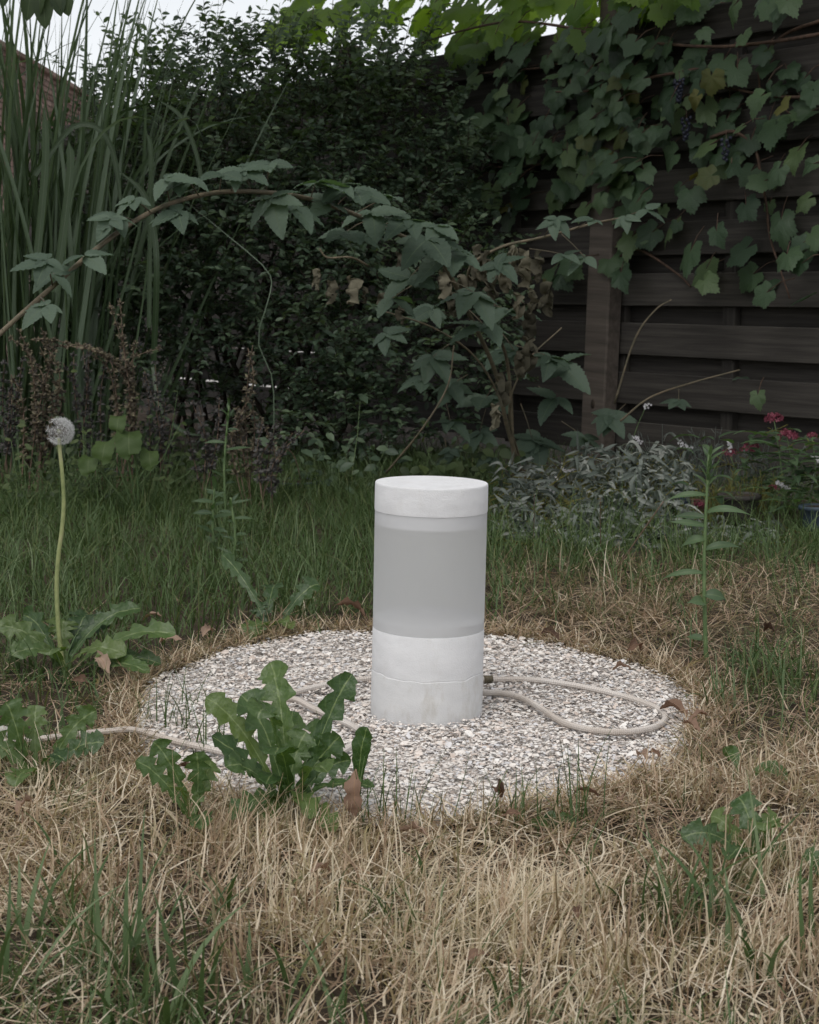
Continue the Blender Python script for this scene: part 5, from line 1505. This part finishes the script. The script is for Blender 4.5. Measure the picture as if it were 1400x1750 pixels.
def flowerbed():
    rr = random.Random(77)
    # silver mat of curled leaves
    def silver(px0, px1, py0, py1, n, size, label, Y0, Y1, h=.16):
        foot = at((px0 + px1) / 2, (py0 + py1) / 2 + 40, (Y0 + Y1) / 2); foot.z = 0
        t = thing('silver_plant', foot, label, 'plant', 'silver leaved trailing plants')
        outs = []
        for v in range(5):
            P = [Vector((0.02 * math.sin(i), i / 7, (.35, .5, -.2, .1, .6)[v] * math.sin(i / 7 * (2.2, 2.9, 2.0, 3.4, 3.0)[v]) - (.2, .5, .6, .1, .8)[v] * (i / 7) ** 2)) for i in range(8)]
            W = [.11 * max(.06, math.sin(math.pi * min(1, .1 + .9 * i / 7)) ** .7) for i in range(8)]
            V, F, U = strip(P, W, Vector((0, 0, 1)), fold=.5, twist=(.5, -.9, 1.6, -.3, .9)[v], cols=(-1, 0, 1))
            outs.append((np.array([tuple(q) for q in V]), np.array(F), np.array(U)))
        Vs, Fs, Us, Rs, off = [], [], [], [], 0
        st = MB()
        for v in range(5):
            m = n // 5
            y = rng.normal(size=(m, 3)); y[:, 2] *= .5; y[:, 1] -= .4
            up = rng.normal(size=(m, 3)) * .6 + np.array([0, -.4, .9])
            ppx = rng.uniform(px0, px1, m); ff = rng.random(m)
            pts = np.array([tuple(at(a, py0 + (py1 - py0) * f + rr.gauss(0, 8), Y1 + (Y0 - Y1) * f)) for a, f in zip(ppx, ff)])
            pts[:, 2] = np.maximum(pts[:, 2], .01)
            A = batch(outs[v][0], outs[v][1], frames_np(y, up) * (size * rng.uniform(.5, 1.2, m))[:, None, None], pts - np.array(foot), outs[v][2], rng.random(m))
            Vs.append(A[0]); Fs.append(A[1] + off); Us.append(A[2]); Rs.append(A[3]); off += len(A[0])
            for q in pts[::3]:
                p = Vector(q) - foot
                tube(st, [p, p + Vector((rr.gauss(0, .05), rr.gauss(0, .04), -.02)), p + Vector((rr.gauss(0, .09), rr.gauss(0, .05), -p.z + .01))], .0016, .002, 4, cap=False)
        tag(mobj('foliage', mesh('foliage', np.vstack(Vs), np.vstack(Fs), np.vstack(Us), np.concatenate(Rs)), M['silver'], t, foot), kind='stuff')
        tag(mobj('stems', st.mesh('stems'), M['yellow_twig'], t, foot), kind='stuff')
    silver(850, 1010, 800, 930, 560, .055, 'silver leaved mat sprawling just right of the cylinder top', 4.75, 5.7)
    silver(980, 1180, 770, 950, 900, .06, 'silver leaved mat of long curled leaves beside the tall green weed', 4.6, 5.6)
    silver(1120, 1330, 900, 955, 240, .05, 'thin silver trailing leaves in front of the pots', 4.75, 5.0)
    needle_plant('lavender', 1185, 800, 5.7, 70, .26, .10, 'lavender', 'grey needle leaved lavender in front of the fence at right', 'lavender')
    needle_plant('lavender', 1300, 800, 5.6, 34, .22, .06, 'lavender', 'smaller grey lavender between the pink flowers', 'lavender')
    needle_plant('broom', 1262, 850, 5.3, 60, .17, .05, 'yellow_twig', 'yellow-green wiry plant right of the tall green weed', 'plant', 10, .035, .0022, .6)
    # valerian
    def flower_head(t, c, r, n=46):
        fb = MB()
        for i in range(n):
            z = rr.uniform(-.1, 1); a = rr.uniform(0, 6.283)
            d = Vector((math.sqrt(max(0, 1 - z * z)) * math.cos(a), math.sqrt(max(0, 1 - z * z)) * math.sin(a), z * .75))
            q = d * r * rr.uniform(.75, 1.05)
            for k in range(4):
                ang = k * 1.57 + rr.random()
                s = d.orthogonal().normalized(); b = d.cross(s)
                e = q + (s * math.cos(ang) + b * math.sin(ang)) * r * .26 + d * .002
                w = (s * -math.sin(ang) + b * math.cos(ang)) * r * .09
                fb.add([q, q.lerp(e, .6) + w, e, q.lerp(e, .6) - w], [(0, 1, 2, 3)], None, rr.random())
        tag(mobj('flower_head', fb.mesh('flower_head', False), M['pink'], t, c), kind='stuff')
    def valerian(base, Y, heads, label, leaves=22):
        foot = at(base[0], base[1], Y); foot.z = 0
        t = thing('valerian', foot, label, 'flower', 'pink flowered valerian plants in the bed')
        for px, py, r in heads:
            c = at(px, py, Y)
            P = catmull([Vector((rr.gauss(0, .02), 0, 0)), (c - foot) * .5 + Vector((rr.gauss(0, .02), 0, 0)), c - foot], 8)
            mobj('stem', tube(MB(), P, .003, .0016, 5).mesh('stem'), M['stem_green'], t, foot)
            flower_head(t, c, r * Y / FPX)
            for k in range(8):
                e = c + Vector((rr.gauss(0, .03), rr.gauss(0, .02), -abs(rr.gauss(.03, .015))))
                mobj('bract', tube(MB(), [c - e + Vector((0, 0, -.035)), Vector((0, 0, 0))], .001, .0012, 4).mesh('bract'), M['yellow_twig'], t, e)
        for k in range(leaves):
            f = rr.uniform(.15, .8)
            p = foot + Vector((rr.gauss(0, .075), rr.gauss(-.03, .06), f * .34))
            mb = lance_leaf(rr.uniform(.07, .13), rr.uniform(.009, .017), rr.uniform(.2, 1), k + 300)
            mobj('leaf', mb.mesh('leaf'), M['weed'], t, p, Matrix.Rotation(rr.uniform(0, 6.28), 3, 'Z'))
    valerian((1335, 880), 5.4, [(1323, 718, 17), (1345, 748, 20)], 'pink valerian with the two highest flower heads at right', 60)
    valerian((1275, 880), 5.5, [(1283, 769, 17), (1247, 776, 14)], 'pink valerian with two heads behind the yellow-green wiry plant', 30)
    valerian((1200, 930), 5.1, [(1193, 864, 11)], 'small low pink flower just left of the tall green weed', 8)
    valerian((1385, 900), 5.1, [(1322, 835, 9), (1388, 745, 9)], 'leafy valerian at the right edge with small fading heads', 95)
    # white flower spikes
    for i, (px, py, Y, n, ang, lb) in enumerate([(972, 803, 5.5, 18, 10, 'white flower spike lying on the near silver mat'), (1045, 797, 5.5, 16, -35, 'white flower spike leaning over the middle of the silver plants'), (1090, 752, 5.7, 14, -40, 'white flower spike before the fence post foot'), (1105, 693, 5.7, 10, 0, 'small white flower highest by the fence post'), (1172, 762, 5.5, 18, -30, 'white flower spike left of the tall weed tip'),
                                                 (1247, 762, 5.4, 12, -70, 'white flower spike above the pink heads right of the weed tip'), (1340, 832, 5.2, 26, -35, 'longest white flower spike among the valerian leaves'), (1396, 785, 5.2, 14, -40, 'white flower spike at the right edge'), (932, 838, 5.4, 22, 5, 'broad white flower cluster nearest the cylinder'), (942, 822, 5.5, 12, 20, 'small white flower cluster just above the broad one'), (1012, 788, 5.6, 6, 0, 'tiny white flower between two spikes')]):
        c = at(px, py, Y)
        foot = c + Vector((rr.gauss(0, .05), .08, 0)); foot.z = 0
        t = thing('white_flower', foot, lb, 'flower', 'white flower spikes in the bed')
        mobj('stem', tube(MB(), catmull([Vector((0, 0, 0)), (c - foot) * .6 + Vector((0, 0, .03)), c - foot], 8), .0018, .0012, 5).mesh('stem'), M['stem_green'], t, foot)
        fb = MB()
        ax = Vector((math.cos(R(ang)), 0, math.sin(R(ang))))
        for k in range(n):
            q = ax * (k / n - .5) * .0034 * n * .7 + Vector((rr.gauss(0, .004), rr.gauss(0, .004), rr.gauss(0, .004)))
            for j in range(5):
                a = j * 1.2566 + rr.random()
                e = q + Vector((math.cos(a), -.3, math.sin(a))) * .0046
                w = Vector((-math.sin(a), 0, math.cos(a))) * .0018
                fb.add([q, q.lerp(e, .6) + w, e, q.lerp(e, .6) - w], [(0, 1, 2, 3)], None, rr.random())
        tag(mobj('florets', fb.mesh('florets', False), M['white_floret'], t, c), kind='stuff')
    # pots
    def pot(name, px, py, Y, r, h, mat, label):
        b = at(px, py, Y); b.z = 0
        t = thing(name, b, label, 'pot')
        V, F = lathe([(r * .72, 0), (r * .80, h * .3), (r * .92, h * .8), (r * .95, h * .82), (r * .95, h * .84)], 28)
        mobj('body', MB().add(V, F).mesh('body'), M[mat], t, b)
        V, F = lathe([(r * .97, h * .83), (r * 1.05, h * .84), (r * 1.06, h * .98), (r * 1.02, h), (r * .92, h), (r * .90, h * .85)], 28)
        mobj('rim', MB().add(V, F[:-1]).mesh('rim'), M[mat], t, b)
        V, F = lathe([(0, h * .93), (r * .92, h * .93)], 24)
        mobj('soil', MB().add(V, F[:-1]).mesh('soil'), M['soil'], t, b)
    pot('plant_pot', 1150, 930, 5.15, .05, .085, 'blue_glaze', 'dark blue pot half hidden under the silver leaves')
    pot('plant_pot', 1184, 928, 5.2, .042, .075, 'terracotta', 'small terracotta pot behind the tall green weed')
    pot('plant_pot', 1262, 930, 5.2, .065, .095, 'grey_pot', 'wide grey stone pot right of the tall green weed')
    pot('plant_pot', 1392, 950, 5.0, .05, .085, 'pale_blue', 'pale blue pot at the right edge under the valerian')
    pot('plant_pot', 207, 838, 6.1, .06, .075, 'pale_blue', 'pale blue grey pot below the broad rounded leaves at left')
    pot('trough', 505, 838, 6.0, .09, .045, 'pale_blue', 'low pale blue dish in the grass at the hedge foot')
flowerbed()

# ------------------------------------------------------------------ fallen leaves
def fallen():
    rr = random.Random(31)
    items = [(600, 1078, 62, 40, 'curled brown leaf standing on the far shell rim beside the cylinder'), (355, 1112, 46, 10, 'small crumpled leaf on the far left shell rim'), (175, 1178, 60, 55, 'reddish brown leaf below the tall seed head stalk'), (140, 1210, 46, 60, 'narrow brown leaf pointing down left of the shell bed'),
             (290, 1128, 50, 15, 'brown leaf under the right leaves of the seed head dandelion'), (608, 1430, 92, 78, 'long pinkish brown leaf standing in the straw below the largest dandelion'), (548, 1540, 56, 12, 'pale tan leaf flat in the straw at lower centre'), (45, 1425, 60, 20, 'pale tan leaf in the straw at lower left'),
             (318, 1345, 44, 30, 'orange brown leaf caught in the small dandelion'), (1150, 1242, 60, 12, 'dark curled leaf right of the rope loop'), (1180, 1282, 52, 10, 'brown leaf on the right shell rim below the rope'), (1098, 1322, 46, 14, 'reddish brown leaf lying on the shells at right'), (1118, 1330, 28, 30, 'little dark leaf beside the reddish one on the shells'),
             (1082, 1142, 60, 10, 'wide tan brown leaf on the far right shell rim'), (1062, 1165, 36, 15, 'dark leaf scrap on the far right rim above the rope'), (853, 1408, 66, 50, 'curled grey brown leaf at the front rim of the shells'), (1000, 1402, 50, 20, 'dark brown leaf at the front rim right of centre'), (1060, 1415, 44, 40, 'brown leaf standing at the front right of the rim'),
             (985, 1612, 52, 8, 'pale leaf flat in the straw at lower right'), (815, 1690, 56, 10, 'tan leaf deep in the straw at bottom centre'), (705, 1470, 56, 8, 'grey leaf in the straw below the shell bed'), (1195, 1262, 40, 15, 'tan leaf where rim and brown turf meet at right'), (872, 1440, 40, 30, 'small brown leaf below the curled grey brown one'), (262, 1085, 40, 15, 'little brown leaf in the grass right of the seed head'), (940, 1108, 44, 20, 'brown leaf on the far rim right of the cylinder'), (1315, 1110, 50, 5, 'flat brown patch of leaf in the right lawn'), (185, 1278, 26, 20, 'small round brown leaf under the rope at left'), (430, 1060, 30, 20, 'tiny brown leaf by the far rim dandelion')]
    for i, (px, py, L, tilt, lb) in enumerate(items):
        p = gnd(px, py)
        s = L * p.y / FPX * .9
        tilt = tilt if L > 90 else tilt * .5
        n = 10
        P = [Vector((0, s * (k / n - .5), s * .18 * math.sin(k / n * 3.1 + rr.uniform(-.3, .3)))) for k in range(n + 1)]
        W = [max(.001, s * rr.uniform(.13, .24) * math.sin(math.pi * min(1, .04 + .96 * k / n)) ** .8) for k in range(n + 1)]
        V, F, U = strip(P, W, Vector((0, 0, 1)), fold=rr.uniform(.3, 1.3), ruffle=.25, rfreq=3, seed=i, twist=rr.uniform(-1.4, 1.4), crumple=.18, cfreq=.5)
        m = Matrix.Rotation(rr.uniform(0, 6.28), 3, 'Z') @ Matrix.Rotation(R(tilt), 3, 'X')
        if tilt > 35:
            m = Matrix.Rotation(rr.uniform(-.5, .5), 3, 'Z') @ Matrix.Rotation(R(tilt), 3, 'X')
        b = bed_dist(np.array(p.x), np.array(p.y))
        z = .022 + s * .5 * math.sin(R(tilt)) * .9 + (.012 if b > 1 else 0)
        o = mobj('fallen_leaf', MB().add(V, F, U, rr.random()).mesh('fallen_leaf'), M['fallen'], None, (p.x, p.y, z), m)
        tag(o, lb, 'fallen leaf', 'fallen leaves round the shell bed')
    # white pebble at the left edge
    p = gnd(2, 1286)
    V, F = lathe([(0, 0), (.012, .002), (.018, .010), (.014, .020), (.005, .024), (0, .0245)], 14)
    me = MB().add(np.array(V) * np.array([1.2, .8, 1]) , F).mesh('white_pebble')
    tag(mobj('white_pebble', me, M['paving'], None, p + Vector((0, 0, .02))), 'white pebble in the grass at the left edge near the rope', 'pebble')
fallen()

# ------------------------------------------------------------------ dry stems leaning in the lawn
def stems():
    for i, (pts, r, lb) in enumerate([([(1045, 985), (1090, 920), (1134, 857)], .0026, 'long pale dry stem leaning right before the silver plants'), ([(1028, 965), (1026, 900), (1026, 850)], .0016, 'upright thin dry stem beside the leaning pale one'), ([(910, 930), (913, 890), (913, 845)], .0015, 'thin dry stem standing near the cylinder at right'),
                                     ([(520, 830), (500, 775), (460, 762)], .0022, 'bent pale dry stem before the hedge hollow')]):
        b = gnd(*pts[0]) if i < 3 else at(520, 838, 5.9)
        P = [at(px, py, b.y - .05 * k) for k, (px, py) in enumerate(pts)]
        P[0].z = 0.0
        o = mobj('dry_stem', tube(MB(), catmull([p - P[0] for p in P], 14), r, r * .6, 6).mesh('dry_stem'), M['herb_stem'], None, P[0])
        tag(o, lb, 'stem', 'dry stems in the lawn')
stems()

# ------------------------------------------------------------------ overhanging tree at the upper left, its unseen canopy added for shade
def tree():
    foot = Vector((-2.9, 5.0, 0))
    t = thing('overhanging_tree', foot, 'tree outside the frame whose dark leaves hang in at the upper left corner, its unseen canopy added for shade', 'tree')
    mobj('trunk', tube_mesh('trunk', [foot, foot + Vector((.05, .05, 1.0)), foot + Vector((.1, .1, 2.2)), foot + Vector((.4, .3, 3.3))], .09, .05, 10, 16), M['twig'], t).location = -foot
    tip = at(60, -40, 4.7)
    mobj('branch', tube_mesh('branch', [foot + Vector((.15, .1, 2.2)), foot.lerp(tip, .5) + Vector((0, 0, 1.25)), tip + Vector((-.2, 0, .12)), tip + Vector((.0, 0, .06)), at(130, -30, 4.7)], .03, .004, 7, 24), M['twig'], t).location = -foot
    V, F, U = small_leaf(.15)
    n = 6800  # unseen leaf mass, added overhead to darken hedge, fence and back lawn
    r = rng.normal(size=(n, 3)); r /= np.linalg.norm(r, axis=1, keepdims=True)
    r *= (rng.random(n) ** .45)[:, None]
    lump = 1 + .18 * np.sin(r[:, :1] * 7 + 1) * np.sin(r[:, 1:2] * 6)
    C = np.array([-.45, 6.3, 3.95]) + r * lump * np.array([3.1, 2.7, 1.0])
    A = batch(V, F, frames_np(rng.normal(size=(n, 3)), rng.normal(size=(n, 3)) * .5 + np.array([0, 0, 1])) * rng.uniform(.10, .19, n)[:, None, None], C - np.array(foot), U, rng.random(n))
    tag(mobj('shade_canopy', mesh('shade_canopy', *A), M['hedge_light'], t, foot), kind='stuff')
    for q in ((-1.6, 5.4, 3.7), (.2, 6.0, 3.8), (-.8, 7.4, 3.9), (1.2, 7.2, 3.9)):
        top = foot + Vector((.3, .2, 2.9))
        mobj('branch', tube_mesh('branch', [top, top.lerp(Vector(q), .5) + Vector((0, 0, .25)), Vector(q)], .045, .012, 7, 12), M['twig'], t).location = -foot
    rr = random.Random(6)
    lm = leaf_mat('hanging_leaf', [(.03, .05, .022), (.05, .075, .03)], .3, None, .5, .3, (.07, .10, .05), .04, .1, 12)
    for px, py, qx, qy, w in [(58, -30, 46, 36, 15), (75, -25, 78, 50, 17), (72, -30, 66, 30, 14), (98, -30, 104, 28, 14), (108, -30, 118, 28, 15), (10, -30, 6, 12, 14), (-30, -40, -20, 20, 16), (150, -60, 160, -8, 14)]:
        a, b = at(px, py, 4.7), at(qx, qy, 4.68)
        P = [a.lerp(b, k / 10) + Vector((0, -.01 * math.sin(k / 10 * 3.14), 0)) - a for k in range(11)]
        W = [max(.0008, w * 4.7 / FPX * math.sin(math.pi * min(1, .06 + .94 * k / 10)) ** .7) for k in range(11)]
        V, F, U = strip(P, W, Vector((rr.uniform(-.5, .5), -1, .2)), fold=.3, ruffle=.1)
        mobj('leaf', MB().add(V, F, U, rr.random()).mesh('leaf'), lm, t, a)
tree()
